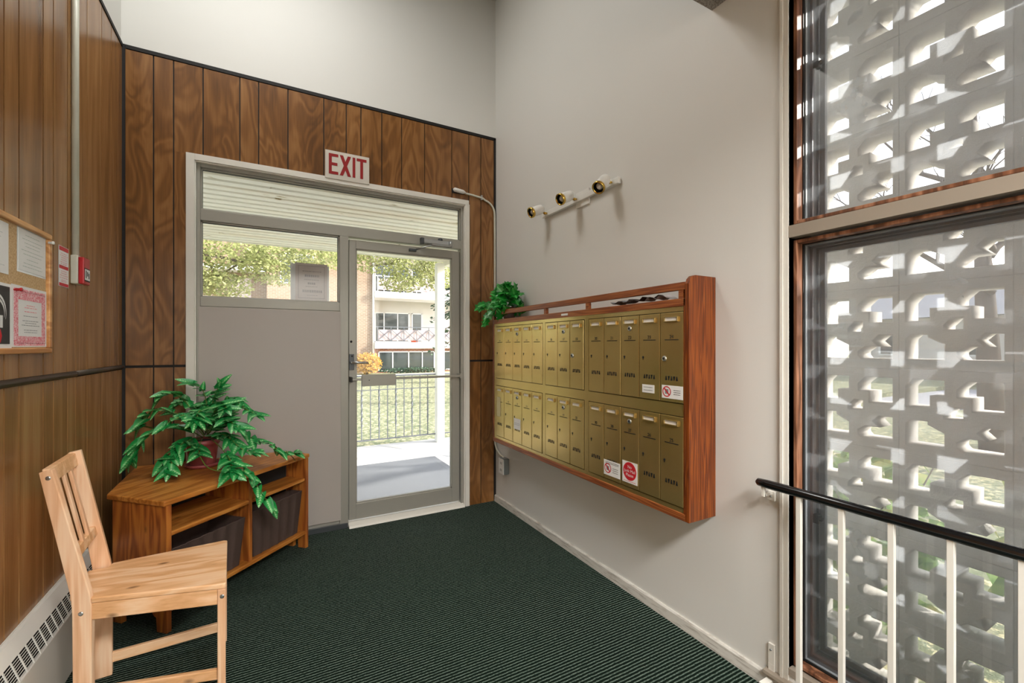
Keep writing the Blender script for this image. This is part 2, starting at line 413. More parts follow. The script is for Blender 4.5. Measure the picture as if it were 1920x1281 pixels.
def thing(name, label, cat, loc, group=None, kind=None):
    o = bpy.data.objects.new(name, None); o.empty_display_size = 0.05; link(o); o.location = loc; ORG[o.name] = tuple(loc)
    return tag(o, label, cat, group, kind)
def part(name, mb, mat, parent, bevel=0.0, label=None, kind=None):
    """world-space mesh; origin at the base of the thing it belongs to"""
    org = ORG[parent.name]
    o = bpy.data.objects.new(name, mesh(name, mb, bevel, org)); o.data.materials.append(M[mat] if isinstance(mat, str) else mat)
    link(o, parent); ORG[o.name] = org
    return tag(o, label, None, None, kind)
def solo(name, mb, mat, label, cat, org=(0, 0, 0), bevel=0.0, group=None, kind=None):
    o = bpy.data.objects.new(name, mesh(name, mb, bevel, org)); o.data.materials.append(M[mat]); link(o); o.location = org
    ORG[o.name] = tuple(org)
    return tag(o, label, cat, group, kind)
def struct(name, mb, mat, label=None, bevel=0.0):
    o = solo(name, mb, mat, label, None, kind='structure', bevel=bevel); return o
def textmesh(name, s, size, align='CENTER'):
    cu = bpy.data.curves.new(name, 'FONT'); cu.body = s; cu.size = size; cu.align_x = align; cu.align_y = 'CENTER'; cu.fill_mode = 'FRONT'
    to = bpy.data.objects.new(name, cu); C.objects.link(to)
    dg = bpy.context.evaluated_depsgraph_get(); me = bpy.data.meshes.new_from_object(to.evaluated_get(dg))
    bpy.data.objects.remove(to); bpy.data.curves.remove(cu); me.name = name; return me
TXT = {}
def text_part(name, s, size, mat, parent, loc, u, v, align='CENTER', squash=1.0):
    """flat lettering: u = reading direction, v = up direction in world"""
    key = (s, size, align, mat)
    if key not in TXT:
        me = textmesh(name, s, size, align); me.materials.clear(); me.materials.append(M[mat]); TXT[key] = me
    u = Vector(u).normalized(); v = Vector(v).normalized(); n = u.cross(v)
    o = bpy.data.objects.new(name, TXT[key]); link(o, parent); org = Vector(ORG[parent.name])
    o.matrix_local = Matrix.Translation(Vector(loc) - org) @ Matrix((u, v, n)).transposed().to_4x4() @ Matrix.Diagonal((squash, 1, 1, 1))
    return o

# ================================================================== THE ROOM SHELL
XL = -2.507                 # left wall face
ZT = 3.15                   # top of the panelling
HI = 4.35                   # vestibule ceiling
ZS = 2.843                  # lobby ceiling
YS = -2.151                 # where the low ceiling ends
YB = -5.3                   # wall behind the camera
struct('floor', MB().box(XL - 0.15, 0.15, YB - 0.15, 0.12, -0.12, 0.0), 'carpet', 'dark green ribbed carpet floor')
wb = struct('wall_back', MB().box(XL - .15, 0.15, 0.0, 0.12, 2.56, HI + .1).box(XL - .15, -2.15, 0, .12, 0, 2.56).box(-.285, .15, 0, .12, 0, 2.56), 'wall', 'white wall over the panelled entrance wall')
wl = struct('wall_left', MB().box(XL - .15, XL, YB, 0, 0, HI + .1), 'wall', 'left wall with vertical wood panelling')
WY0 = -2.484; WY1 = -4.55; WZ0 = 0.115; WZ1 = 2.77
wr = struct('wall_right', MB().box(0, .15, WY0, 0, 0, HI + .1).box(0, .15, WY1, WY0, WZ1, HI + .1).box(0, .15, WY1, WY0, -.1, WZ0).box(0, .15, YB, WY1, 0, HI + .1), 'wall', 'plain white right wall')
struct('wall_rear', MB().box(XL - .15, .15, YB - .15, YB, 0, HI + .1), 'wall', 'wall behind the lobby')
struct('ceiling', MB().box(XL - .15, .15, YB, YS, ZS, ZS + .12).box(XL - .15, .15, YS - .1, YS, ZS + .12, HI), 'popcorn', 'textured low lobby ceiling')
struct('ceiling_high', MB().box(XL - .15, .15, YB - .1, .12, HI, HI + .1), 'wall', 'high vestibule ceiling')

# dark backing behind the plank grooves, then every plank as a piece of its wall
part('groove_backing', MB().box(XL, -2.17, -.002, 0, 0, ZT).box(-.26, 0, -.002, 0, 0, ZT).box(-2.17, -.26, -.002, 0, 2.56, ZT), 'groove', wb)
part('groove_backing', MB().box(XL, XL + .002, YB, 0, 0, ZT), 'groove', wl)
edges = [XL + .012, -2.352, -2.253, -2.101, -1.9, -1.792, -1.615, -1.385, -1.232, -1.128, -.975, -.822, -.638, -.406, -.254, -.142, -.012]
g = 0.0035
for a, b in zip(edges[:-1], edges[1:]):
    a2, b2 = a + g, b - g
    for z0, z1 in ((0.0, 1.212), (1.228, ZT - .022)):
        x0, x1, zz = a2, b2, z0
        if z0 < 1:
            if a >= -2.2 and b <= -.25: continue
            if a < -2.19 and b > -2.19: x1 = -2.17
        else:
            if b > -2.17 and a < -.262:
                if a < -2.18: 
                    part('plank', MB().box(x0, -2.178, -.008, 0, z0, 2.565), 'panel', wb); part('plank', MB().box(x0, x1, -.008, 0, 2.5652, z1), 'panel', wb); continue
                zz = 2.56
        if x1 - x0 > .01: part('plank', MB().box(x0, x1, -.008, 0, zz, z1), 'panel', wb)
ye = [-.008, -.1, -.223, -.382, -.597, -.739, -.832, -.977, -1.07, -1.26, -1.36]
while ye[-1] > YB + .1: ye.append(max(YB, ye[-1] - random.choice([.1, .12, .15, .2, .22])))
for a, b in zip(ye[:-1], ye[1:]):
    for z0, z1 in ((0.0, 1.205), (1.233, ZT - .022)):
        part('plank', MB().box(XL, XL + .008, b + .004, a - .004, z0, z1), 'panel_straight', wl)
part('cap_moulding', MB().box(XL, XL + .012, YB, 0, ZT - .018, ZT + .004), 'groove', wl)
part('cap_moulding', MB().box(XL, 0, -.012, 0, ZT - .018, ZT + .004), 'groove', wb)
rm = MB(); 
rm.tube([(XL + .008, YB, 1.219), (XL + .008, -.755, 1.219)], .0135, 10); part('rail_moulding', rm, 'bronze', wl)
part('rail_moulding', MB().tube([(XL + .008, -.745, 1.221), (XL + .008, 0, 1.221)], .0115, 10), 'bronze', wl)
part('corner_strip', MB().box(XL, XL + .022, -.02, 0, 0, ZT), 'groove', wl)
part('corner_strip', MB().box(-.02, 0, -.012, 0, 0, ZT), 'groove', wb)
bb = MB().prism([(-.016, 0), (0, 0), (0, .054), (-.008, .054), (-.013, .047)], 'Y', -2.47, 0)
struct('baseboard_right', bb, 'baseboard', 'scuffed white baseboard along the right wall')

for nm, lab, (lx, ly, lz) in (('fill_light_fixture', 'added flat white housing of the unseen fill light in the high vestibule', (-1.8, -1.05, HI)), ('fill_light_fixture', 'added flat white housing of the unseen fill light in the low lobby behind the camera', (-1.1, -4.6, ZS))):  # made-up housings, out of view, for the two added fill lights
    t_ = thing(nm, lab, 'lamp', (lx, ly, lz - .06)); part('housing', MB().box(lx - .62, lx + .62, ly - .32, ly + .32, lz - .045, lz - .0005), 'trimwhite', t_, .004)

# ================================================================== ENTRANCE: casing, sidelight, transom, door
cs = MB().box(-2.19, -2.145, -.022, .04, 0, 2.568).box(-.29, -.252, -.022, .04, 0, 2.535).box(-2.145, -.258, -.022, .04, 2.528, 2.568)
cs.box(-2.15, -2.138, -.012, .10, 0, 2.535).box(-.297, -.285, -.012, .10, 0, 2.535).box(-2.15, -.285, -.012, .10, 2.520, 2.532)
struct('trim_1', cs, 'trimwhite', 'white painted casing around the entrance', .002)
win1 = thing('window_1', 'grey aluminium entrance frame with transom and sidelight glass', None, (-1.2, .05, 0), kind='structure')
fr = MB()
Y0, Y1 = .012, .085
fr.box(-2.138, -2.118, Y0, Y1, 0.0, 2.52).box(-.318, -.297, Y0, Y1, 0, 2.52).box(-2.118, -.318, Y0, Y1, 2.500, 2.52)      # outer frame
fr.box(-2.118, -.318, Y0, Y1, 2.158, 2.232)                                                                                 # transom bar
fr.box(-1.275, -1.213, Y0, Y1, 0.0, 2.158)                                                                                  # mullion
fr.box(-2.118, -1.275, Y0, Y1, 1.603, 1.665).box(-2.118, -1.275, Y0 + .01, Y1, 0.0, .06)
part('frame', fr, 'alu', win1, .0025)
st = MB()
for (x0, x1, z0, z1) in ((-2.118, -.318, 2.232, 2.5), (-2.118, -1.275, 1.665, 2.158)):
    for bx in ((x0, x0 + .008, z0, z1), (x1 - .008, x1, z0, z1), (x0, x1, z0, z0 + .008), (x0, x1, z1 - .008, z1)): st.box(bx[0], bx[1], .03, .046, bx[2], bx[3])
part('glazing_stop', st, 'alu', win1)
gk = MB()
for (x0, x1, z0, z1) in ((-2.118, -.318, 2.232, 2.5), (-2.118, -1.275, 1.665, 2.158)):
    for bx in ((x0, x0 + .01, z0, z1), (x1 - .012, x1, z0, z1), (x0, x1, z0, z0 + .006), (x0, x1, z1 - .012, z1)): gk.box(bx[0], bx[1], .046, .052, bx[2], bx[3])
part('gasket', gk, 'alu_dark', win1)
part('pane', MB().box(-2.118, -.318, .0525, .0555, 2.232, 2.5), 'glass', win1, label='wide transom pane')
part('pane', MB().box(-2.118, -1.275, .0525, .0555, 1.665, 2.158), 'glass', win1, label='sidelight pane')
part('solid_panel', MB().box(-2.128, -1.267, .006, .05, .062, 1.6), 'greypanel', win1, .002, label='solid grey panel below the sidelight')
part('sill_strip', MB().box(-2.13, -1.22, .0, .05, .0, .035), 'alu_dark', win1)
# the door
d1 = thing('door_1', 'glazed grey aluminium entrance door', None, (-.77, .04, 0), kind='structure')
dl = MB(); LX0, LX1 = -1.208, -.326; GX0, GX1, GZ0, GZ1 = -1.158, -.39, .158, 2.078
dl.box(LX0, GX0, .028, .072, .042, 2.142).box(GX1, LX1, .028, .072, .042, 2.142).box(GX0, GX1, .028, .072, .042, GZ0).box(GX0, GX1, .028, .072, GZ1, 2.142)
part('door_leaf', dl, 'alu', d1, .002)
ds = MB()
for bx in ((GX0, GX0 + .009, GZ0, GZ1), (GX1 - .009, GX1, GZ0, GZ1), (GX0, GX1, GZ0, GZ0 + .009), (GX0, GX1, GZ1 - .009, GZ1)): ds.box(bx[0], bx[1], .036, .06, bx[2], bx[3])
part('glazing_stop', ds, 'alu', d1)
part('pane', MB().box(GX0, GX1, .0485, .0515, GZ0, GZ1), 'glass', d1)
part('threshold', MB().prism([(-.03, 0), (.1, 0), (.1, .022), (.03, .03), (-.02, .014)], 'X', -1.213, -.297), 'trimwhite', d1)
lv = part('lock_plate', MB().box(-1.207, -1.172, .018, .028, 1.165, 1.285), 'alu_dark', d1, .002)
part('lever', MB().tube([(-1.19, .02, 1.222), (-1.19, -.03, 1.222)], .009, 10).tube([(-1.195, -.03, 1.222), (-1.15, -.033, 1.224), (-1.1, -.03, 1.22), (-1.078, -.028, 1.218)], [.0105, .0095, .0075, .005], 10), 'steel', lv)
part('keyhole', MB().lathe([(.007, 0), (.007, .004), (0, .004)], (-1.187, .018, 1.27), 12, (0, -1, 0)), 'black', lv)
part('cylinder', MB().lathe([(.009, 0), (.008, .005), (0, .005)], (-1.192, .028, 1.378), 14, (0, -1, 0)), 'black', d1)
pb = part('push_bar', MB().box(-1.2, -.335, -.036, -.018, 1.088, 1.106), 'alu', d1, .003)
part('push_plate', MB().box(-1.128, -.878, -.046, -.034, 1.046, 1.132), 'alu', pb, .003)
part('bar_end', MB().box(-1.206, -1.192, -.04, .03, 1.078, 1.116), 'black', pb, .002)
part('bar_end', MB().box(-.345, -.328, -.04, .03, 1.078, 1.116), 'alu', pb, .002)
part('rivet', MB().lathe([(.004, 0), (.003, .003), (0, .003)], (-1.075, -.046, 1.09), 10, (0, -1, 0)), 'alu_dark', pb)
cl = part('closer_body', MB().box(-.665, -.42, -.022, .012, 2.166, 2.205), 'steel', d1, .008)
part('closer_cap', MB().box(-.672, -.645, -.026, .012, 2.16, 2.21), 'alu_dark', cl, .004)
part('closer_pivot', MB().lathe([(.018, 0), (.02, .012), (.012, .02), (0, .02)], (-.505, -.006, 2.204), 14, (0, 0, 1)), 'alu_dark', cl)
part('closer_arm', MB().bar((-.43, -.045, 2.158), (-.60, -.07, 2.150), .02, .01).tube([(-.43, -.045, 2.15), (-.43, -.045, 2.20)], .011, 10), 'steel', cl)
part('closer_rod', MB().tube([(-.60, -.07, 2.146), (-.72, .02, 2.11)], .006, 8), 'steel', cl)
part('closer_shoe', MB().box(-.758, -.7, .0, .03, 2.098, 2.118), 'alu_dark', cl, .003)

# EXIT sign
ex = thing('exit_sign', 'white sign board with red EXIT lettering above the entrance door', 'sign', (-1.225, -.024, 2.555))
part('board', MB().box(-1.378, -1.072, -.0285, -.0225, 2.556, 2.757), 'signwhite', ex, .001)
def letter(polys):
    b = MB()
    for p in polys: b.prism(p, 'Y', -.0305, -.0285)
    return b
ZB, ZH, sw = 2.588, 2.735, .020
def L_(x0, x1, kind):
    h = ZH - ZB; P = []
    R = lambda a, b, c, d: [(a, c), (b, c), (b, d), (a, d)]
    if kind == 'E': P = [R(x0, x0 + sw, ZB, ZH), R(x0 + sw, x1, ZB, ZB + sw), R(x0 + sw, x1, ZH - sw, ZH), R(x0 + sw, x1 - .006, ZB + h / 2 - sw / 2, ZB + h / 2 + sw / 2)]
    if kind == 'I': P = [R(x0, x1, ZB, ZH)]
    if kind == 'T': P = [R(x0, x1, ZH - sw, ZH), R((x0 + x1) / 2 - sw / 2, (x0 + x1) / 2 + sw / 2, ZB, ZH - sw)]
    if kind == 'X':
        s2 = sw * 1.15; zc = (ZB + ZH) / 2; xc = (x0 + x1) / 2; gx = s2 / 2; gz = s2 / 2 * h / (x1 - x0 - s2)
        P = [[(x0, ZB), (x0 + s2, ZB), (xc, zc - gz), (x1 - s2, ZB), (x1, ZB), (xc + gx, zc), (x1, ZH), (x1 - s2, ZH), (xc, zc + gz), (x0 + s2, ZH), (x0, ZH), (xc - gx, zc)]]
    return letter(P)
for k, x0, x1 in (('E', -1.354, -1.29), ('X', -1.28, -1.202), ('I', -1.191, -1.172), ('T', -1.162, -1.092)):
    part('letter', L_(x0, x1, k), 'exitred', ex)

# notice taped to the sidelight glass, read from outside
no = thing('paper_notice', 'grey paper notice taped to the sidelight glass, seen from behind', 'paper', (-1.46, .058, 1.667))
part('sheet', MB().box(-1.567, -1.354, .0575, .0582, 1.668, 1.942), 'paper_back', no)
b = MB()
for bx in ((-1.548, -1.545, 1.69, 1.925), (-1.376, -1.373, 1.69, 1.925), (-1.548, -1.373, 1.922, 1.925), (-1.548, -1.373, 1.69, 1.693)): b.box(bx[0], bx[1], .0569, .0574, bx[2], bx[3])
for zc, wd, h in ((1.885, .12, .006), (1.853, .09, .016), (1.825, .1, .004), (1.798, .05, .015), (1.775, .08, .004), (1.742, .12, .018), (1.712, .06, .004)):
    x = -1.46 - wd / 2
    while x < -1.46 + wd / 2:
        l = random.uniform(.006, .014); b.box(x, x + l, .0569, .0574, zc - h / 2, zc + h / 2); x += l + .003
part('faint_print', b, plain('faint_print', '#948d8c', 0.6), no, kind='stuff')
M['tape'] = plain('white_tape', '#d9dcdb', .5)
part('tape', MB().box(-1.597, -1.566, .0571, .0576, 1.672, 1.935), 'tape', no); part('tape', MB().box(-1.356, -1.343, .0571, .0576, 1.665, 1.93), 'tape', no)

# sensor and its conduit
sn = thing('conduit_sensor', 'small white capsule sensor with grey conduit beside the entrance', 'sensor', (-.34, -.02, 2.63))
part('capsule', MB().tube([(-.402, -.03, 2.636), (-.396, -.03, 2.636), (-.388, -.03, 2.635), (-.315, -.03, 2.628), (-.292, -.03, 2.625)], [.006, .013, .017, .016, .006], 14), 'whitegloss', sn)
part('backplate', MB().box(-.41, -.3, -.02, -.008, 2.612, 2.648), 'black', sn, .004)
ct = [(-.292, -.022, 2.622), (-.22, -.022, 2.617), (-.13, -.022, 2.607)]
for k in range(1, 9):
    a = k / 8 * PI / 2; ct.append((-.13 + .112 * math.sin(a), -.022, 2.607 - .012 - .11 * (1 - math.cos(a))))
ct += [(-.016, -.022, 2.3), (-.016, -.022, .56), (-.016, -.03, .50), (-.016, -.06, .455), (-.016, -.12, .425), (-.018, -.19, .415)]
part('conduit', MB().tube(ct, .0085, 10), 'conduit', sn)
part('clip', MB().box(-.15, -.135, -.03, -.008, 2.59, 2.63), 'steel', sn, .002)
ob = thing('outlet_box', 'grey surface mounted outlet box low on the white wall under the mailboxes', 'outlet', (0, -.21, .29))
part('box_body', MB().box(-.05, -.0005, -.256, -.17, .29, .418), 'galv', ob, .005)
part('cover', MB().box(-.056, -.05, -.255, -.171, .292, .416), 'whitegloss', ob, .003)
for z in (.325, .38):
    for y in (-.225, -.205): part('socket_slot', MB().box(-.0575, -.056, y - .002, y + .002, z - .01, z + .01), 'ink_dark', ob)

# ================================================================== RIGHT WINDOWS
trim2 = MB().box(-.012, 0.0, -2.466, -2.456, 0.0, ZS).box(-.006, .14, WY0 - .0, -2.4665, 0.0, ZS)
struct('trim_2', trim2, 'trimwhite', 'white bead and jamb beside the big window')
def rightwindow(name, label, z0, z1):
    root = thing(name, label, None, (.08, -3.5, z0), kind='structure')
    ya, yb = WY0 - .001, WY1 + .02
    def ring(x0, x1, t, inset, zi=0.0):
        r = MB(); a, b_ = ya - inset, yb + inset; c, d = z0 + inset + zi, z1 - inset - zi
        r.box(x0, x1, a - t, a, c, d).box(x0, x1, b_, b_ + t, c, d).box(x0, x1, b_ + t, a - t, c, c + t).box(x0, x1, b_ + t, a - t, d - t, d); return r
    part('brown_stop', ring(.02, .058, .013, .004), 'brownframe', root, .002)
    part('gasket', ring(.058, .07, .02, .0), 'black', root)
    fr = ring(.07, .20, .011, .012)
    part('track_frame', fr, 'alu_track', root)
    part('track_fin', ring(.10, .104, .017, .014), 'track_fin', root); part('track_fin', ring(.145, .149, .017, .014), 'track_fin', root)
    part('sash', ring(.172, .19, .02, .02), 'alu_track', root)
    part('pane', MB().box(.0795, .0825, yb + .02, ya - .02, z0 + .02, z1 - .02), 'glass_inner', root, label='inner window pane')
    part('pane', MB().box(.1795, .1825, yb + .03, ya - .03, z0 + .03, z1 - .03), 'glass_dusty', root, label='dusty outer pane')
    return root
w2 = rightwindow('window_2', 'upper window pane in brown and aluminium frame', 1.805, 2.765)
w3 = rightwindow('window_3', 'lower window pane in brown and aluminium frame', .125, 1.752)
for r, zz in ((w2, 2.42), (w3, .66)):
    part('latch', MB().box(.115, .14, -2.53, -2.51, zz, zz + .035).lathe([(.009, 0), (.009, .02), (0, .02)], (.128, -2.52, zz + .018), 12, (0, -1, 0)), 'black', r, .002)
struct('trim_3', MB().box(-.004, .14, WY1, WY0, 1.757, 1.802).box(-.004, .14, WY1, WY0, WZ0 - .02, .122).box(-.03, .0, WY1, -2.40, .062, .074), 'beige', 'beige bar between the two big windows')

# guard rail in front of the window
gr = thing('guard_rail', 'black topped guard rail with white square balusters before the window', 'railing', (-.06, -3.4, 0))
part('top_rail', MB().tube([(-.06, -2.395, .812), (-.06, -2.402, .816), (-.06, -2.44, .816), (-.06, -4.9, .816)], [.008, .0145, .0165, .0165], 16), 'blackrail', gr)
for i in range(17):
    y = -2.553 - .135 * i
    if y < -4.85: break
    part('baluster', MB().box(-.068, -.052, y - .008, y + .008, .035, .803), 'trimwhite', gr, .001)
part('bottom_rail', MB().box(-.072, -.048, -4.9, -2.42, .02, .036), 'trimwhite', gr, .001)
part('bracket', MB().box(-.012, -.0005, -2.437, -2.406, .741, .777).box(-.06, -.012, -2.428, -2.416, .765, .775).box(-.066, -.054, -2.428, -2.416, .765, .802), 'trimwhite', gr, .001)
part('bracket', MB().box(-.01, -.0005, -2.434, -2.41, .1, .178).box(-.07, -.01, -2.434, -2.41, .036, .046).box(-.01, -.0005, -2.434, -2.41, .03, .1), 'trimwhite', gr, .001)
for q in ((-.012, -2.421, .757), (-.01, -2.421, .155)): part('bracket_screw', MB().lathe([(.004, 0), (.003, .003), (0, .003)], q, 10, (-1, 0, 0)), 'galv', gr)

# ================================================================== WALL LIGHT BAR
lb = thing('spotlight_bar', 'white wall bar with three brass ringed spotlights above the mailboxes', 'lamp', (0, -1.2, 2.27))
part('bar', MB().box(-.028, -.006, -1.575, -.79, 2.256, 2.292), 'whitegloss', lb, .003)
part('canopy_plate', MB().box(-.012, -.0005, -1.30, -1.17, 2.222, 2.32), 'whitegloss', lb, .003)
for (bk, fr_) in (((-.055, -.847, 2.306), (-.155, -.845, 2.262)), ((-.055, -1.185, 2.300), (-.155, -1.195, 2.252)), ((-.055, -1.512, 2.298), (-.140, -1.54, 2.218))):
    bk, fr_ = Vector(bk), Vector(fr_); d = (fr_ - bk); Ln = d.length; d.normalize()
    h = part('spotlight_head', MB().lathe([(0, -.004), (.018, 0), (.030, .012), (.033, .03), (.033, Ln - .014), (.030, Ln - .014), (.029, .03)], bk, 28, d), 'whitegloss', lb)
    part('brass_ring', MB().lathe([(.0345, Ln - .018), (.0365, Ln - .014), (.0365, Ln), (.031, Ln + .002), (.029, Ln - .012)], bk, 28, d), 'gold', h)
    part('baffle', MB().lathe([(.0295, Ln - .004), (.0275, Ln - .02), (.02, .03), (0, .03)], bk, 24, d), 'black', h)
    part('bulb', MB().lathe([(0, Ln - .006), (.012, Ln - .009), (.0195, Ln - .018), (.021, Ln - .028), (.012, Ln - .05)], bk, 24, d), 'bulb', h)
    kn = bk + Vector((.012, -.012, -.03))
    part('swivel', MB().tube([bk + d * .015 + Vector((0, 0, -.02)), (kn.x, kn.y, 2.274), (-.02, kn.y, 2.274)], .006, 8).lathe([(.009, 0), (.009, .012), (0, .012)], (kn.x, kn.y - .004, 2.27), 10, (-1, 0, 0)), 'gold', h)

# ================================================================== LEFT WALL: conduit, fire alarm, sign, board, heater
solo('wall_conduit', MB().tube([(XL + .021, -.789, 1.74), (XL + .021, -.789, 3.4)], .0125, 14), 'conduit', 'pale vertical conduit pipe running down to the red fire alarm', 'pipe', (XL, -.789, 1.74))
fa = thing('fire_alarm', 'red fire alarm pull station on grey box on the panelled wall', 'fire alarm', (XL, -.765, 1.62))
part('back_box', MB().box(XL + .0085, XL + .034, -.806, -.73, 1.622, 1.748), 'conduit', fa, .003)
fp = part('pull_station', MB().box(XL + .034, XL + .054, -.804, -.729, 1.622, 1.742), 'red', fa, .004)
part('handle_window', MB().box(XL + .054, XL + .0555, -.797, -.737, 1.642, 1.69), 'paper', fp)
part('window_rim', MB().box(XL + .0538, XL + .0548, -.8, -.734, 1.636, 1.695), 'ink_dark', fp)
for q in ((-.79, -.78, 1.65, 1.685), (-.772, -.762, 1.66, 1.68), (-.755, -.745, 1.65, 1.675)): part('print', MB().box(XL + .0555, XL + .056, *q), 'ink_dark', fp)
XP = XL + .009
def paper(name, label, y0, y1, z0, z1, x=XP, grp=None, mat='paper', tilt=0.0):
    r = thing(name, label, 'paper', (x, (y0 + y1) / 2, z0), grp)
    part('sheet', MB().add([(x, y0, z0), (x, y1, z0 - tilt), (x, y1, z1 - tilt), (x, y0, z1), (x + .0012, y0, z0), (x + .0012, y1, z0 - tilt), (x + .0012, y1, z1 - tilt), (x + .0012, y0, z1)],
                           [(0, 1, 2, 3), (7, 6, 5, 4), (0, 4, 5, 1), (1, 5, 6, 2), (2, 6, 7, 3), (3, 7, 4, 0)]), mat, r)
    return r
def lines(r, y0, y1, rows, x, mat='ink', wmin=.4, h=.004):
    b = MB(); W = abs(y1 - y0)
    for z in rows:
        ln = W * random.uniform(wmin, .95); yc = (y0 + y1) / 2; y = yc - ln / 2
        while y < yc + ln / 2:
            l = random.uniform(.006, .02); b.box(x, x + .0004, y, min(y + l, yc + ln / 2), z - h / 2, z + h / 2); y += l + .004
    part('printed_lines', b, mat, r, kind='stuff')
fs = paper('fire_notice', 'white and red fire instructions strip left of the fire alarm', -.931, -.829, 1.597, 1.767)
for z0, z1 in ((1.748, 1.765), (1.672, 1.686), (1.599, 1.612)): part('red_band', MB().box(XP + .0012, XP + .0016, -.928, -.832, z0, z1), 'redprint', fs)
lines(fs, -.925, -.835, [1.737, 1.728, 1.719, 1.71, 1.7, 1.692, 1.662, 1.653, 1.644, 1.634, 1.624, 1.618], XP + .0012, 'pinkprint', .5, .0025)
# bulletin board
BY0, BY1, BZ0, BZ1 = -2.25, -1.046, 1.318, 1.782
bd = thing('bulletin_board', 'cork bulletin board with oak frame on the left wall', 'bulletin board', (XL, -1.65, BZ0))
cork = NT('cork'); n_ = cork.noise(cork.coords(), 140.0, 4, 0.7); cork.bsdf(cork.ramp(n_, [(0.3, '#a58152'), (0.5, '#c6a679'), (0.7, '#d6bb92')]), 0.9)
part('cork_panel', MB().box(XL + .0085, XL + .014, BY0, BY1, BZ0, BZ1), cork.m, bd)
f_ = .02
for bx in ((BY0, BY1, BZ1 - f_, BZ1), (BY0, BY1, BZ0, BZ0 + f_), (BY0, BY0 + f_, BZ0 + f_, BZ1 - f_), (BY1 - f_, BY1, BZ0 + f_, BZ1 - f_)):
    part('frame_rail', MB().box(XL + .0085, XL + .027, bx[0], bx[1], bx[2], bx[3]), 'oakframe', bd, .004)
XB = XL + .0146
G = 'notices pinned on the bulletin board'
p1 = paper('notice', 'plastic sleeved white notice at the upper right of the cork board', -1.285, -1.075, 1.612, 1.757, XB, G)
lines(p1, -1.27, -1.09, [1.74, 1.725, 1.712, 1.70, 1.685, 1.672, 1.655, 1.64, 1.628], XB + .0012, plain('pale_ink', '#b3bdb5', .6), .4, .002)
part('sleeve_edge', MB().box(XB - .0004, XB - .0001, -1.292, -1.068, 1.604, 1.762), plain('clear_sleeve_edge', '#d3d8da', .2), p1)
p2 = paper('notice', 'white notice at the left edge of the photo on the cork board', -1.56, -1.352, 1.583, 1.752, XB, G)
lines(p2, -1.54, -1.37, [1.73, 1.715, 1.70, 1.62, 1.61], XB + .0012, plain('pale_ink2', '#c2c4c6', .6), .4, .002)
p3 = paper('certificate', 'certificate with ornate pink border on the cork board', -1.333, -1.064, 1.342, 1.556, XB, G)
b = MB(); y0, y1, z0, z1 = -1.318, -1.078, 1.354, 1.538
b.box(XB + .0012, XB + .0016, y0, y0 + .03, z0, z1).box(XB + .0012, XB + .0016, y1 - .03, y1, z0, z1).box(XB + .0012, XB + .0016, y0 + .03, y1 - .03, z0, z0 + .026).box(XB + .0012, XB + .0016, y0 + .03, y1 - .03, z1 - .03, z1)
for k in range(22):
    for zz in (z0 - .003, z1 + .003): b.lathe([(0, 0), (.0055, 0), (.0055, .0004), (0, .0004)], (XB + .0012, y0 + .006 + k * (y1 - y0 - .012) / 21, zz), 8, (1, 0, 0), False)
part('ornate_border', b, 'pinkprint', p3)
lines(p3, -1.27, -1.12, [1.49, 1.482, 1.468], XB + .0012, 'pinkprint', .3, .003); lines(p3, -1.27, -1.12, [1.452, 1.435, 1.427, 1.419, 1.402, 1.394], XB + .0012, 'ink', .5, .002)
p4 = paper('poster', 'black no smoking poster with white smoke rings, cut by the photo edge', -1.60, -1.332, 1.338, 1.552, XB - .0002, G)
part('black_field', MB().box(XB + .0012, XB + .0016, -1.60, -1.345, 1.352, 1.542), 'poster', p4)
b = MB()
for r_, cy in ((.062, -1.43), (.047, -1.425)):
    prev = None
    for k in range(15):
        a = math.radians(-20 + k * 14); q = []
        for rr in (r_, r_ - .009 * math.sin(max(.15, k / 14 * PI))): q.append((XB + .0018, cy + rr * math.cos(a), 1.455 + rr * 1.0 * math.sin(a)))
        if prev: b.quad(prev[0], q[0], q[1], prev[1])
        prev = q
part('smoke_ring', b, 'paper', p4)
b = MB()
for k in range(6): b.box(XB + .0016, XB + .0019, -1.372 + .0055 * k - .05, -1.368 + .0055 * k - .05, 1.405, 1.445)
b.box(XB + .0016, XB + .0019, -1.50, -1.425, 1.41, 1.445)
part('cigarette', b, 'paper', p4)
part('red_octagon', MB().lathe([(0, 0), (.03, 0), (.03, .0004), (0, .0004)], (XB + .0016, -1.425, 1.378), 8, (1, 0, 0), False), 'redprint', p4)
def pin(y, z, mat, label):
    t = thing('push_pin', label, 'push pin', (XB, y, z))
    part('pin_head', MB().lathe([(.003, 0), (.003, .004), (.0055, .006), (.0045, .016), (.0065, .018), (.0065, .021), (0, .021)], (XB + .002, y, z), 12, (1, -.25, .05)), mat, t)
pin(-1.318, 1.537, 'red', 'red push pin at the corner of the pink bordered certificate'); pin(-1.062, 1.748, 'whitegloss', 'white push pin at the upper right corner of the cork board')

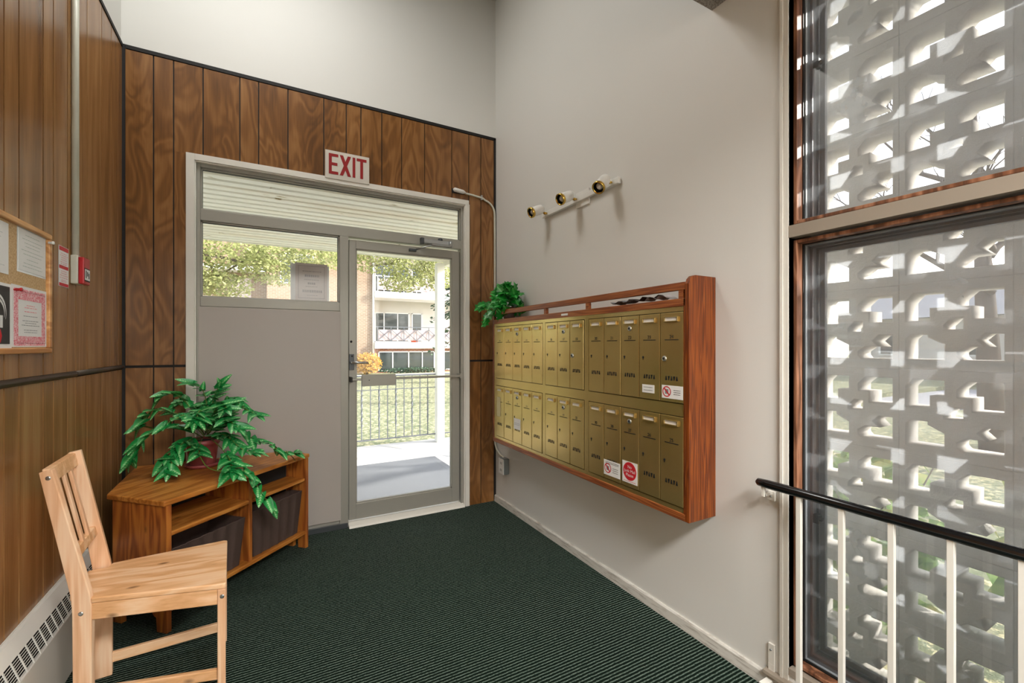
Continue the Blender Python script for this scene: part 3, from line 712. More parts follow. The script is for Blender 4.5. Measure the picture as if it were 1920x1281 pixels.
# baseboard heater
ht = thing('baseboard_heater', 'long white baseboard heater with slotted grille along the left wall', 'heater', (XL, -2.5, 0))
HY0, HY1 = YB + .05, -.62
prof = [(XL + .0085, .02), (XL + .072, .02), (XL + .072, .258), (XL + .070, .262), (XL + .064, .262), (XL + .064, .03), (XL + .0085, .03)]
part('front_panel', MB().prism(prof, 'Y', HY0, HY1), 'heater', ht)
part('top_panel', MB().prism([(XL + .012, .368), (XL + .024, .368), (XL + .05, .328), (XL + .046, .323), (XL + .02, .36), (XL + .012, .36)], 'Y', HY0, HY1), 'heater', ht)
part('wall_lip', MB().box(XL + .0085, XL + .0125, HY0, HY1, .03, .372), 'heater', ht)
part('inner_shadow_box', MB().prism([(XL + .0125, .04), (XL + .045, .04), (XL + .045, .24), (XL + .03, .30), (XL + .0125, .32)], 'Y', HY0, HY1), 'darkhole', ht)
part('end_cap', MB().prism([(XL + .0085, .02), (XL + .074, .02), (XL + .074, .26), (XL + .052, .33), (XL + .026, .37), (XL + .0085, .372)], 'Y', HY1, HY1 + .02), 'heater', ht)
gb = MB(); y = HY1 - .06
while y > HY0:
    gb.bar((XL + .0485, y, .326), (XL + .0705, y, .260), .0055, .003); y -= .05
for k in range(1, 8):
    t = k / 8; xx = XL + .0485 + (.022) * t; zz = .326 - .066 * t
    gb.bar((xx - .001, HY0, zz), (xx - .001, HY1, zz), .0018, .0018)
part('grille', gb, 'heater', ht)

# ================================================================== MAILBOX CABINET
mx = -.171
mc = thing('mailbox_cabinet', 'wall hung cherry wood cabinet holding twenty six brass mailboxes', 'mailbox', (0, -1.23, .59))
YL, YR = -.294, -2.17
sp = [(0, .592), (mx - .002, .592), (mx - .002, 1.612), (mx + .006, 1.632), (mx + .022, 1.646), (mx + .04, 1.65), (0, 1.65)]
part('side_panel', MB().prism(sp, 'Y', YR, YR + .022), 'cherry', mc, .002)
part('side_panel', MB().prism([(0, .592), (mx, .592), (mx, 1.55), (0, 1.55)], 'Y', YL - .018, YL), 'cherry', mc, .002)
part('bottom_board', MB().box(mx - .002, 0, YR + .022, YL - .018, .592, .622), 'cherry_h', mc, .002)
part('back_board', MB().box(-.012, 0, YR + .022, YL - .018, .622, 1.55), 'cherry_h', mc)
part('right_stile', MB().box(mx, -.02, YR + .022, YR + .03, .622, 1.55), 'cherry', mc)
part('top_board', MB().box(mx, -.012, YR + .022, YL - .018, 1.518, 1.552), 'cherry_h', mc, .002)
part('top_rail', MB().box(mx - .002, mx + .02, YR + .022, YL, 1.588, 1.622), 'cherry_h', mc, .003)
for yy in (YL - .012, -1.052, -1.482, YR + .045): part('rail_post', MB().box(mx, mx + .02, yy - .012, yy + .012, 1.552, 1.588), 'cherry_h', mc)
cp = part('label_plate', MB().box(mx - .0015, mx, -1.30, -1.235, 1.529, 1.541), 'paper', mc, label='small white paper label on the wooden board')
mods = [(-.342, -1.022, [-.348, -.486, -.622, -.754, -.889, -1.016]), (-1.047, -1.459, [-1.055, -1.191, -1.321, -1.451]), (-1.487, -2.149, [-1.495, -1.624, -1.753, -1.88, -2.01, -2.141])]
rows = [(1.096, 1.494), (.646, 1.036)]
bt = MB()
for (a, b_, cols) in mods: pass
# brass face frames (one per column of boxes) with the door openings left free
for i, (a, b_, cols) in enumerate(mods):
    ya = [-.312, -1.0365, -1.4755][i]; yb = [-1.0355, -1.4745, -2.14][i]
    fm = MB(); xf, xb = mx + .004, mx + .03
    y0, y1 = cols[0], cols[-1]
    fm.box(xf, xb, ya, y0 + .004, .622, 1.518).box(xf, xb, y1 - .004, yb if i < 2 else -2.1399 - .008, .622, 1.518)
    for z0, z1 in ((.622, rows[1][0] - .003), (rows[1][1] + .003, rows[0][0] - .003), (rows[0][1] + .003, 1.518)): fm.box(xf, xb, y1 - .004, y0 + .004, z0, z1)
    part('brass_face_frame', fm, 'brass', mc)
    part('dark_recess', MB().box(xb - .012, xb - .010, y1 - .004, y0 + .004, .63, 1.51), 'darkhole', mc)
holder = None
hm = MB()    # name card holder, local: x out of the face is -x
hm.box(-.009, 0, -.04, .04, -.012, -.007).box(-.009, 0, -.04, .04, .009, .0115).box(-.009, 0, .034, .04, -.008, .009).box(-.009, 0, -.04, -.034, -.008, .009)
hm_me = mesh('name_holder', hm, .0015); hm_me.materials.append(M['brass'])
cd_me = mesh('name_card', MB().box(-.0035, -.001, -.034, .034, -.007, .009)); cd_me.materials.append(M['paper'])
vm = MB()
for k in range(5):
    y = .03 - k * .0148; wt, wb_ = (.0016, .0056) if k % 2 == 0 else (.0056, .0016)
    vm.prism([(y - wb_, -.0095), (y + wb_, -.0095), (y + wt, .0095), (y - wt, .0095)], 'X', -.0009, .0)
vm_me = mesh('vent_slots', vm); vm_me.materials.append(M['darkhole'])
ln_me = mesh('number_line', MB().box(-.0008, 0, -.038, .038, -.0018, .0018)); ln_me.materials.append(M['darkhole'])
kh_me = mesh('keyhole', MB().lathe([(.0055, -.0002), (.0055, .001), (0, .001)], (0, 0, 0), 12, (-1, 0, 0)).box(-.001, 0, -.002, .002, -.012, 0)); kh_me.materials.append(M['darkhole'])
lk = MB().lathe([(.012, 0), (.012, .004), (.009, .006), (0, .006)], (0, 0, 0), 16, (-1, 0, 0)); lk_me = mesh('lock', lk); lk_me.materials.append(M['steel'])
lkb_me = mesh('lock_core', MB().lathe([(.006, 0), (.006, .0075), (0, .0075)], (0, 0, 0), 12, (-1, 0, 0))); lkb_me.materials.append(M['darkhole'])
def sub(me, parent, loc):
    o = bpy.data.objects.new(me.name, me); link(o, parent); o.location = Vector(loc) - Vector(ORG[parent.name]); return o
numbers = {0: {0: ['', '', '', '', ''], 1: ['16', '17', '18'], 2: ['20', '21', '22', '23', '24']},
           1: {0: ['', '', '', '', ''], 1: ['', '', '31'], 2: ['30', '28', '27', '26', '25']}}
doors = {}
for ri, (z0, z1) in enumerate(rows):
    for mi, (a, b_, cols) in enumerate(mods):
        n = len(cols) - 1
        for ci in range(n):
            y0, y1 = cols[ci] - .002, cols[ci + 1] + .002; yc = (y0 + y1) / 2; num = numbers[ri][mi][ci]
            xo = mx + random.uniform(-.0006, .0008)
            dm = MB().box(xo, mx + .012, y1, y0, z0, z1)
            d = part('mailbox_door', dm, 'brass', mc, .0025)
            doors[(ri, mi, ci)] = d
            sub(hm_me, d, (xo, yc, z1 - .03)); sub(cd_me, d, (xo, yc, z1 - .03))
            sub(ln_me, d, (xo, yc, z1 - .121)); sub(vm_me, d, (xo, yc, z1 - .292))
            ky = y0 - .024
            if (ri, mi, ci) in ((0, 1, 2), (0, 2, 4)): sub(lk_me, d, (xo, ky, z1 - .205)); sub(lkb_me, d, (xo, ky, z1 - .205))
            else: sub(kh_me, d, (xo, ky, z1 - .202))
            if ci == n // 2: sub(lk_me, d, (xo, yc, z1 - .062)); sub(lkb_me, d, (xo, yc, z1 - .062))
            if num: text_part('number', num, .022, 'ink_dark', d, (xo - .0012, yc, z1 - .108), (0, -1, 0), (0, 0, 1))
            else: part('worn_number', MB().box(xo - .0008, xo, yc - .009, yc - .004, z1 - .112, z1 - .103).box(xo - .0008, xo, yc + .004, yc + .007, z1 - .112, z1 - .103), 'bronze', d)
def sticker(key, y0, y1, z0, z1, label, mat='paper'):
    d = doors[key]; return part('sticker', MB().box(mx - .0022, mx - .0012, y1, y0, z0, z1), mat, d, label=label), d
def noflyer(d, yc, zc, r):
    b = MB()
    for k in range(24):
        a, c = 2 * PI * k / 24, 2 * PI * (k + 1) / 24
        b.quad(*[(mx - .0026, yc + rr * math.cos(t), zc + rr * math.sin(t)) for rr, t in ((r, a), (r, c), (r * .8, c), (r * .8, a))])
    s2 = r * .1; dx = r * .62
    b.quad((mx - .0027, yc + dx + s2, zc + dx - s2), (mx - .0027, yc + dx - s2, zc + dx + s2), (mx - .0027, yc - dx - s2, zc - dx + s2), (mx - .0027, yc - dx + s2, zc - dx - s2))
    part('prohibition_mark', b, 'redprint', d)
    part('flyer_icon', MB().box(mx - .0025, mx - .0023, yc - r * .4, yc + r * .4, zc - r * .45, zc + r * .45), 'ink', d)
s1, d_ = sticker((0, 2, 4), -2.022, -2.138, 1.112, 1.17, 'white no flyers sticker with red prohibition circle on mailbox 24'); noflyer(d_, -2.05, 1.142, .024)
def slines(d, y0, y1, rows_, mat='ink_dark'):
    b = MB()
    for z in rows_:
        y = y0
        while y > y1:
            l = random.uniform(.003, .009); b.box(mx - .0026, mx - .0022, max(y - l, y1), y, z - .0012, z + .0012); y -= l + .002
    part('sticker_print', b, mat, d, kind='stuff')
slines(d_, -2.088, -2.125, [1.15, 1.141, 1.132])
s1, d_ = sticker((0, 2, 3), -1.902, -1.977, 1.126, 1.164, 'small white text sticker on mailbox 23'); slines(d_, -1.912, -1.967, [1.152, 1.138])
s1, d_ = sticker((1, 2, 1), -1.627, -1.7505, .668, .746, 'white no flyers sticker with red prohibition circle on mailbox 28'); noflyer(d_, -1.658, .705, .026)
slines(d_, -1.64, -1.74, [.737, .73]); slines(d_, -1.695, -1.735, [.71, .70, .69])
s1, d_ = sticker((1, 2, 2), -1.767, -1.87, .668, .773, 'white sticker with red disc reading No Junk Mail Please')
part('red_disc', MB().lathe([(0, 0), (.045, 0), (.045, .0004), (0, .0004)], (mx - .0022, -1.8185, .726), 40, (-1, 0, 0), False), 'redprint', d_)
for s, z in (('No', .747), ('Junk Mail', .727), ('Please', .707)): text_part('lettering', s, .021, 'paper', d_, (mx - .0029, -1.8185, z), (0, -1, 0), (0, 0, 1))
slines(d_, -1.778, -1.86, [.676], 'redprint')
s1, d_ = sticker((1, 0, 2), -.644, -.736, .747, .824, 'worn white paper label on a mailbox door'); slines(d_, -.65, -.73, [.79, .78], 'ink')
s1, d_ = sticker((1, 0, 0), -.372, -.43, .80, .95, 'yellowed paper strip on the leftmost lower mailbox door', plain('yellowed_paper', '#c9bd8f', .6))

# crumpled flyers lying on top of the cabinet
def flyer(loc, L, Wd, label, mat, seed):
    rnd = random.Random(seed); b = MB(); n = 8; vs = []
    for i in range(n + 1):
        for j in range(4):
            u, v = i / n, j / 3
            vs.append((loc[0] + Wd * (v - .5), loc[1] + L * (u - .5), loc[2] + .004 + .02 * abs(math.sin(u * PI * 2 + seed)) + rnd.uniform(0, .008)))
    fs = [(i * 4 + j, (i + 1) * 4 + j, (i + 1) * 4 + j + 1, i * 4 + j + 1) for i in range(n) for j in range(3)]
    vs2 = [(x, y, z + .0012) for x, y, z in vs]; N_ = len(vs)
    b.add(vs + vs2, fs + [tuple(N_ + k for k in reversed(f)) for f in fs])
    return solo('flyer', b, mat, label, 'paper', (loc[0], loc[1], loc[2]), group='flyers left on top of the mailbox cabinet')
flyer((-.10, -1.72, 1.553), .16, .08, 'blue grey printed flyer lying on top of the mailbox cabinet', 'ink', 1)
flyer((-.085, -1.86, 1.556), .2, .09, 'dark brown crumpled flyer on top of the mailbox cabinet', 'fabric', 2)
flyer((-.1, -1.95, 1.553), .14, .07, 'pale crumpled flyer at the right on top of the mailbox cabinet', 'paper_grey', 3)

# ================================================================== LEAVES
def leaf_mesh(name, L, Wd, mat, lobed=False):
    """arrow shaped leaf: base at origin, tip along +y, folded along the midrib, slightly arched"""
    if lobed: out = [(0, .0), (.30, -.16), (.52, .08), (.34, .26), (.56, .50), (.28, .58), (0, 1.0)]
    else: out = [(0, .06), (.36, -.14), (.42, .08), (.38, .34), (.26, .64), (.11, .88), (0, 1.0)]
    mid = [0, -.02, .12, .32, .58, .85, 1.0]
    vs = []; fs = []
    for k, (x, y) in enumerate(out):
        ym = out[0][1] if k == 0 else mid[k]
        zm = -.18 * ym * ym * L * .6
        vs.append((0, ym * L, zm))
    n = len(out)
    for s in (1, -1):
        off = len(vs)
        for x, y in out: vs.append((s * x * Wd, y * L, .22 * x * Wd - .18 * y * y * L * .6))
        for k in range(n - 1):
            f = (k, off + k, off + k + 1, k + 1)
            fs.append(f if s > 0 else f[::-1])
    b = MB().add(vs, fs, True)
    me = bpy.data.meshes.new(name); me.from_pydata(b.v, [], b.f)
    bm = bmesh.new(); bm.from_mesh(me); bmesh.ops.remove_doubles(bm, verts=bm.verts, dist=1e-5); bmesh.ops.recalc_face_normals(bm, faces=bm.faces)
    for f in bm.faces: f.smooth = True
    bm.to_mesh(me); bm.free(); me.materials.append(M[mat]); return me
def put_leaf(me, parent, p, d, up, sc):
    d = Vector(d).normalized(); up = Vector(up); x = d.cross(up)
    if x.length < 1e-3: x = d.cross(Vector((1, 0, 0)))
    x.normalize(); z = x.cross(d)
    o = bpy.data.objects.new('leaf', me); link(o, parent)
    o.matrix_local = Matrix.Translation(Vector(p) - Vector(ORG[parent.name])) @ Matrix((x, d, z)).transposed().to_4x4() @ Matrix.Scale(sc, 4)
    return o
VINES = [[(-2.072,-0.224,0.803),(-2.155,-0.247,0.919),(-2.234,-0.261,0.967),(-2.316,-0.25,0.977),(-2.356,-0.25,0.92),(-2.372,-0.242,0.89)],
[(-2.078,-0.244,0.8),(-2.166,-0.355,0.89),(-2.261,-0.36,0.884),(-2.336,-0.353,0.84),(-2.377,-0.33,0.773),(-2.397,-0.319,0.712)],
[(-2.072,-0.224,0.812),(-2.131,-0.237,0.963),(-2.197,-0.224,1.053),(-2.261,-0.211,1.068),(-2.281,-0.212,1.051)],
[(-2.067,-0.227,0.812),(-2.061,-0.208,0.97),(-2.083,-0.195,1.077),(-2.131,-0.192,1.117)],
[(-2.058,-0.232,0.812),(-2.032,-0.223,0.986),(-2.015,-0.233,1.057),(-1.993,-0.245,1.103)],
[(-2.053,-0.235,0.812),(-1.953,-0.313,0.944),(-1.909,-0.36,1.02),(-1.848,-0.416,0.972),(-1.792,-0.47,0.944)],
[(-2.047,-0.238,0.803),(-1.937,-0.344,0.884),(-1.868,-0.382,0.843),(-1.799,-0.421,0.779),(-1.729,-0.436,0.762),(-1.665,-0.43,0.70),(-1.579,-0.40,0.679)],
[(-2.042,-0.286,0.805),(-1.975,-0.46,0.775),(-1.92,-0.605,0.734),(-1.897,-0.663,0.687),(-1.839,-0.65,0.662),(-1.799,-0.649,0.598),(-1.768,-0.654,0.536),(-1.727,-0.654,0.467)],
[(-2.076,-0.268,0.798),(-2.081,-0.402,0.754),(-2.037,-0.518,0.694),(-1.987,-0.614,0.682),(-1.929,-0.657,0.679),(-1.891,-0.69,0.67)],
[(-2.084,-0.241,0.8),(-2.152,-0.363,0.799),(-2.202,-0.404,0.753),(-2.239,-0.406,0.706)],
[(-2.09,-0.268,0.798),(-2.15,-0.39,0.78),(-2.19,-0.45,0.72),(-2.2,-0.49,0.68)],
[(-2.05,-0.259,0.8),(-1.958,-0.424,0.836),(-1.888,-0.508,0.784),(-1.843,-0.533,0.751),(-1.796,-0.536,0.74)],
[(-2.072,-0.224,0.812),(-2.126,-0.377,0.95),(-2.177,-0.44,0.948),(-2.219,-0.44,0.922)],
[(-2.058,-0.232,0.812),(-1.983,-0.433,0.916),(-1.924,-0.546,0.928),(-1.883,-0.602,0.904)],
[(-2.067,-0.227,0.812),(-2.047,-0.421,0.935),(-2.065,-0.479,0.989),(-2.077,-0.518,0.951)],
[(-2.066,-0.205,0.818),(-2.117,-0.131,0.948),(-2.178,-0.074,1.011),(-2.223,-0.08,0.993)],
[(-2.061,-0.208,0.818),(-1.974,-0.21,0.948),(-1.945,-0.226,1.014),(-1.909,-0.268,1.023)],
[(-2.064,-0.229,0.822),(-2.016,-0.347,0.953),(-1.971,-0.417,1.014),(-1.941,-0.479,0.995)]]
def catmull(pts, n=5):
    P_ = [Vector(p) for p in pts]; P_ = [P_[0] * 2 - P_[1]] + P_ + [P_[-1] * 2 - P_[-2]]; out = []
    for i in range(1, len(P_) - 2):
        for k in range(n):
            t = k / n; a, b, c, d = P_[i - 1:i + 3]
            out.append(.5 * ((2 * b) + (c - a) * t + (2 * a - 5 * b + 4 * c - d) * t * t + (3 * b - a - 3 * c + d) * t ** 3))
    return out + [P_[-2]]
def clampwall(p):
    return Vector((max(p.x, XL + .03), min(p.y, -.03), p.z))
PX, PY, PZ = -2.08, -.225, .6225
pl = thing('potted_plant', 'trailing variegated plant in a dull red pot on the wooden corner stand', 'plant', (PX, PY, PZ))
part('pot', MB().lathe([(0, .004), (.062, .004), (.066, .02), (.08, .135), (.088, .137), (.09, .165), (.083, .165), (.078, .14), (.0, .138)], (PX, PY, PZ), 32), 'pot', pl)
part('saucer', MB().lathe([(0, 0), (.07, 0), (.088, .012), (.09, .024), (.085, .024), (.07, .006), (0, .006)], (PX, PY, PZ), 32), 'pot', pl)
part('soil', MB().lathe([(.08, .148), (.04, .156), (0, .158)], (PX, PY, PZ), 20), 'soil', pl)
leafA = leaf_mesh('leaf', .086, .060, 'leaf'); leafB = leaf_mesh('leaf', .070, .052, 'leaf'); rnd = random.Random(5)
nleaf = 0
for vi, V in enumerate(VINES):
    cv = [clampwall(p) for p in catmull(V)]
    part('stem', MB().tube(cv, [.0028] * (len(cv) - 1) + [.0015], 5), 'stem', pl)
    dist = 0; nxt = .075; side = 1
    for i in range(1, len(cv)):
        seg = cv[i] - cv[i - 1]; dist += seg.length
        tip = i == len(cv) - 1
        if dist > nxt or tip:
            nxt = dist + rnd.uniform(.024, .034)
            t = seg.normalized(); 
            for rep in range(3 if tip else 2):
                s = t.cross(Vector((0, 0, 1)));  s = s.normalized() if s.length > .05 else Vector((1, 0, 0))
                side = -side
                d = t * rnd.uniform(.2, 1.0) + s * side * rnd.uniform(.4, 1.1) + Vector((rnd.uniform(-.3, .3), rnd.uniform(-.45, .2), rnd.uniform(-.5, .35)))
                if tip and rep == 0: d = t + Vector((0, 0, -.2))
                up = Vector((rnd.uniform(-.3, .3), rnd.uniform(-.8, -.1), 1.0))
                sc = rnd.uniform(.78, 1.22) * (1 if dist > .12 else .95)
                p = cv[i]; q = p + d.normalized() * .075 * sc
                rel = p - Vector((PX, PY, 0)); toc = Vector((.1, -.995, 0)); lat = rel.x * .995 + rel.y * .1
                if rel.dot(toc) > .04 and -.01 < lat < .10 and .66 < p.z < .815 and not tip: continue
                if q.y > -.02: d.y = -abs(d.y)
                if q.x < XL + .03: d.x = abs(d.x)
                put_leaf(rnd.choice((leafA, leafB)), pl, p, d, up, sc); nleaf += 1
# small ivy on the cabinet top
IX, IY, IZ = -.095, -.43, 1.553
iv = thing('ivy_plant', 'small bright green ivy plant at the left end of the mailbox cabinet top', 'plant', (IX, IY, IZ))
part('pot', MB().lathe([(0, 0), (.042, 0), (.058, .09), (.062, .09), (.062, .1), (.05, .1), (.05, .085), (0, .085)], (IX, IY, IZ), 20), 'silver', iv)
ivyA = leaf_mesh('leaf', .072, .074, 'ivy', True); rnd = random.Random(11)
k = 0; ivc = Vector((IX, IY + .02, IZ + .12))
while k < 105:
    v = Vector((rnd.uniform(-1, 1), rnd.uniform(-1, 1), rnd.uniform(-1, 1)))
    if not .55 < v.length < 1: continue
    q = ivc + Vector((v.x * .09 - .02, v.y * .2 - .02, v.z * .16))
    if q.x > -.035 or q.y > -.05 or (q.z < IZ + .06 and q.x > -.16): continue
    d = v.normalized() + Vector((rnd.uniform(-.4, .0), rnd.uniform(-.4, .4), rnd.uniform(-1.0, .3)))
    if q.x > -.1: d.x = -abs(d.x)
    if q.z < IZ + .1: d.z = abs(d.z)
    put_leaf(ivyA, iv, q - d.normalized() * .03, d, v + Vector((-.7, -.8, .4)), rnd.uniform(.75, 1.1)); k += 1
for V in ([(IX, IY, IZ + .09), (-.17, -.33, 1.68), (-.215, -.27, 1.68), (-.25, -.24, 1.665)], [(IX, IY, IZ + .09), (-.2, -.34, 1.62), (-.215, -.29, 1.585), (-.215, -.275, 1.53)]):
    cv = catmull(V); part('stem', MB().tube(cv, .002, 5), 'stem', iv)
    for i in range(5, len(cv), 2):
        put_leaf(ivyA, iv, cv[i], Vector((rnd.uniform(-.8, .2), rnd.uniform(-.3, .5), rnd.uniform(-1, -.1))), (-.6, -.8, .6), rnd.uniform(.75, 1.0))

# ================================================================== CORNER STAND
A_, B_, C_, D_, E_ = (-2.425, -.607), (-2.159, -.871), (-1.491, -.185), (-1.625, -.03), (-2.43, -.03)
def inset_line(p, q, t): return (p[0] + (q[0] - p[0]) * t, p[1] + (q[1] - p[1]) * t)
sd = thing('corner_stand', 'stained pine corner stand with shelves standing in the corner', 'stand', (-2.0, -.4, 0))
fd = Vector((C_[0] - B_[0], C_[1] - B_[1], 0)).normalized(); nd_ = Vector((-fd.y, fd.x, 0))     # along the front; into the corner
Bv, Cv = Vector((*B_, 0)), Vector((*C_, 0)); FL = (Cv - Bv).length
def FP(u, v, z): q = Bv + fd * u + nd_ * v; return (q.x, q.y, z)
tp = [inset_line(A_, A_, 0), B_, C_, D_, E_]
part('top', MB().prism(tp, 'Z', .596, .622), 'stand', sd, .005)
def fbox(mb, u0, u1, v0, v1, z0, z1):
    return mb.hexa([FP(u0, v0, z0), FP(u1, v0, z0), FP(u1, v1, z0), FP(u0, v1, z0)], [FP(u0, v0, z1), FP(u1, v0, z1), FP(u1, v1, z1), FP(u0, v1, z1)])
T = .024
# left side with arched cut-out at the floor
def side_prof(depth):
    pr = [(0.0, 0), (.06, 0)]
    for k in range(0, 9):
        a = k / 8 * PI / 2; pr.append((.06 + .035 * math.sin(a) , .065 - .0 + .035 * (1 - math.cos(a)) - .065 * (1 - k / 8) * (k < 1)))
    pr += [(depth - .06 - .035, .1), (depth - .06, .065), (depth - .06, 0), (depth, 0), (depth, .596), (0, .596)]
    return pr
def side_panel(u0, u1, depth):
    b = MB(); pr = side_prof(depth); n = len(pr)
    b.add([FP(u0, v, z) for v, z in pr] + [FP(u1, v, z) for v, z in pr], [tuple(range(n)), tuple(range(2 * n - 1, n - 1, -1))] + [(i, n + i, n + (i + 1) % n, (i + 1) % n) for i in range(n)]); return b
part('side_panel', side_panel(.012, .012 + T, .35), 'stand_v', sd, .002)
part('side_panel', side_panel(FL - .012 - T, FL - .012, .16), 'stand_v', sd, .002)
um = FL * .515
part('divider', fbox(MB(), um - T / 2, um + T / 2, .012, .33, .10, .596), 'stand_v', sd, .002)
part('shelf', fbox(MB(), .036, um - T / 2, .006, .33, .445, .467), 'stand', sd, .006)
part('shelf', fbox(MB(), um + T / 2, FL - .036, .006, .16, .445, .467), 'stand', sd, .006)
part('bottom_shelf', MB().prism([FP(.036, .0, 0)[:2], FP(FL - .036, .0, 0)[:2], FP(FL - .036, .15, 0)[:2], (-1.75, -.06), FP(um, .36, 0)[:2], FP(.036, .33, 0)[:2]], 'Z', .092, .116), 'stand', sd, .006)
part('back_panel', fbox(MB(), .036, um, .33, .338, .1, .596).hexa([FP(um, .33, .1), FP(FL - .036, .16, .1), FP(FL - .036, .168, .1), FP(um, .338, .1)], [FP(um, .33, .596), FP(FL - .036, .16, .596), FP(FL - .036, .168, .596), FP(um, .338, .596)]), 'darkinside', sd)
for q in (.2, .212): part('screw', MB().lathe([(.004, 0), (.004, .004), (0, .004)], FP(q, .325, .4), 8, (-nd_.x, -nd_.y, 0)), 'steel', sd)
def bin_(name, label, u0, u1, depth, ztop, skew):
    r = thing(name, label, 'storage bin', FP((u0 + u1) / 2, .1, .1165), 'fabric bins in the corner stand')
    n = 26; vs = []; fs = []
    def prof_pt(i, top):
        t = i / n; u = u0 + (u1 - u0) * t; f = .006 * math.sin(t * 34) + .004 * math.sin(t * 71)
        if not top: u = u0 + .02 + (u1 - u0 - .05) * t; f *= .6
        return u, f
    for i in range(n + 1):
        for j, zz in enumerate((.1175, .22, ztop - .02, ztop)):
            w_ = j / 3; ub, fb_ = prof_pt(i, False); ut, ft = prof_pt(i, True)
            u = ub + (ut - ub) * (zz - .1175) / (ztop - .1175); f = fb_ + (ft - fb_) * w_
            vs.append(FP(u, .03 + f * (1 - (j == 3) * .5) - .012 * w_ + skew * i / n, zz - (.0 if j < 2 else .0)))
    for i in range(n):
        for j in range(3): a = i * 4 + j; fs.append((a, a + 4, a + 5, a + 1))
    b = MB().add(vs, fs, True)
    part('front_cloth', b, 'fabric', r)
    hem = MB().tube([vs[i * 4 + 3] for i in range(n + 1)], .0028, 6); part('hem', hem, plain('hem_cloth', '#54423c', .7), r)
    sdm = MB()
    for uu0, uu1 in ((u0, u0 + .02), (u1, u1 - .03)):
        sdm.quad(FP(uu0, .03 - .012, ztop), FP(uu0, depth, ztop), FP(uu1, depth, .1175), FP(uu1, .03, .1175))
    sdm.quad(FP(u0, depth, ztop), FP(u1, depth, ztop), FP(u1 - .03, depth, .1175), FP(u0 + .02, depth, .1175)).quad(FP(u0 + .02, .03, .1178), FP(u1 - .03, .03, .1178), FP(u1 - .03, depth, .1178), FP(u0 + .02, depth, .1178))
    part('bin_walls', sdm, 'fabric', r)
bin_('storage_bin', 'dark brown fabric bin in the left lower shelf of the corner stand, behind the chair', .05, um - .03, .28, .375, 0)
bin_('storage_bin', 'dark brown gathered fabric bin in the right lower shelf of the corner stand', um + .018, FL - .05, .12, .385, 0)

# ================================================================== CHAIR
ch = thing('dining_chair', 'natural pine chair with slatted back beside the heater', 'chair', (-2.09, -1.23, 0))
NB, NF, FF, FB = Vector((-2.285, -1.356, 0)), Vector((-1.873, -1.472, 0)), Vector((-1.90, -1.026, 0)), Vector((-2.296, -1.056, 0))
def CP(u, v, z):   # u 0 near..1 far, v 0 back..1 front on the seat plan
    a = NB.lerp(NF, v); b = FB.lerp(FF, v); q = a.lerp(b, u); return (q.x, q.y, z)
seat = MB(); ns = 8; vs = []
pts = [CP(0, -.0, 0), CP(0, .97, 0), CP(.02, 1.0, 0), CP(.98, 1.0, 0), CP(1, .97, 0), CP(1, -.0, 0), CP(.88, -.02, 0), CP(.88, -.17, 0), CP(.12, -.17, 0), CP(.12, -.02, 0)]
part('seat', MB().prism([p[:2] for p in pts], 'Z', .432, .452), 'pine', ch, .004)
e1 = (NB - NF).normalized(); e2 = (FB - FF).normalized(); s_in = (FB - NB).normalized()
def rail(name, p, q, w, z0, z1, mat='pine', lab=None):
    p, q = Vector(p), Vector(q); d = (q - p); d.z = 0; d.normalize(); n = Vector((-d.y, d.x, 0)) * w
    return part(name, MB().hexa([(p.x, p.y, z0), (q.x, q.y, z0), (q.x + n.x, q.y + n.y, z0), (p.x + n.x, p.y + n.y, z0)], [(p.x, p.y, z1), (q.x, q.y, z1), (q.x + n.x, q.y + n.y, z1), (p.x + n.x, p.y + n.y, z1)]), mat, ch, .003)
rail('apron', CP(.012, .0, 0), CP(.012, .93, 0), .022, .372, .431); rail('apron', CP(.94, .0, 0), CP(.94, .93, 0), .022, .372, .431)
rail('apron', CP(.06, .96, 0), CP(.94, .96, 0), .022, .372, .431); rail('apron', CP(.1, -.03, 0), CP(.9, -.03, 0), .022, .372, .431)
# back posts: vertical leg, leaning back above the seat
def post(base, e, far):
    n = Vector((-e.y, e.x, 0)); n = n if n.dot(s_in) > 0 else -n
    if far: n = -n
    wv = n * .021
    prof = [(.0, 0), (.055, 0), (.058, .40), (.062, .46), (.155, .905), (.117, .915), (.006, .47), (0, .42)]
    if far: prof[4:6] = [(.131, .925), (.094, .932)]
    k = len(prof); v0 = []; v1 = []
    for a, z in prof:
        q = base + e * a; v0.append((q.x, q.y, z)); v1.append((q.x + wv.x, q.y + wv.y, z))
    b = MB().add(v0 + v1, [tuple(range(k)), tuple(range(2 * k - 1, k - 1, -1))] + [(i, k + i, k + (i + 1) % k, (i + 1) % k) for i in range(k)])
    return b
bp1 = part('back_post', post(NB + Vector((.001, 0, 0)), e1, False), 'pine_v', ch, .003)
bp2 = part('back_post', post(FB + Vector((.001, 0, 0)), e2, True), 'pine_v', ch, .003)
# front legs
part('front_leg', MB().prism([CP(.0, .93, 0)[:2], CP(.0, .995, 0)[:2], CP(.075, .995, 0)[:2], CP(.075, .93, 0)[:2]], 'Z', 0, .431), 'pine_v', ch, .003)
part('front_leg', MB().prism([CP(.925, .93, 0)[:2], CP(.925, .995, 0)[:2], CP(1, .995, 0)[:2], CP(1, .93, 0)[:2]], 'Z', 0, .431), 'pine_v', ch, .003)
rail('stretcher', CP(.945, -.02, 0), CP(.945, .94, 0), .018, .048, .088); rail('stretcher', CP(.03, -.02, 0), CP(.03, .94, 0), .018, .085, .122)
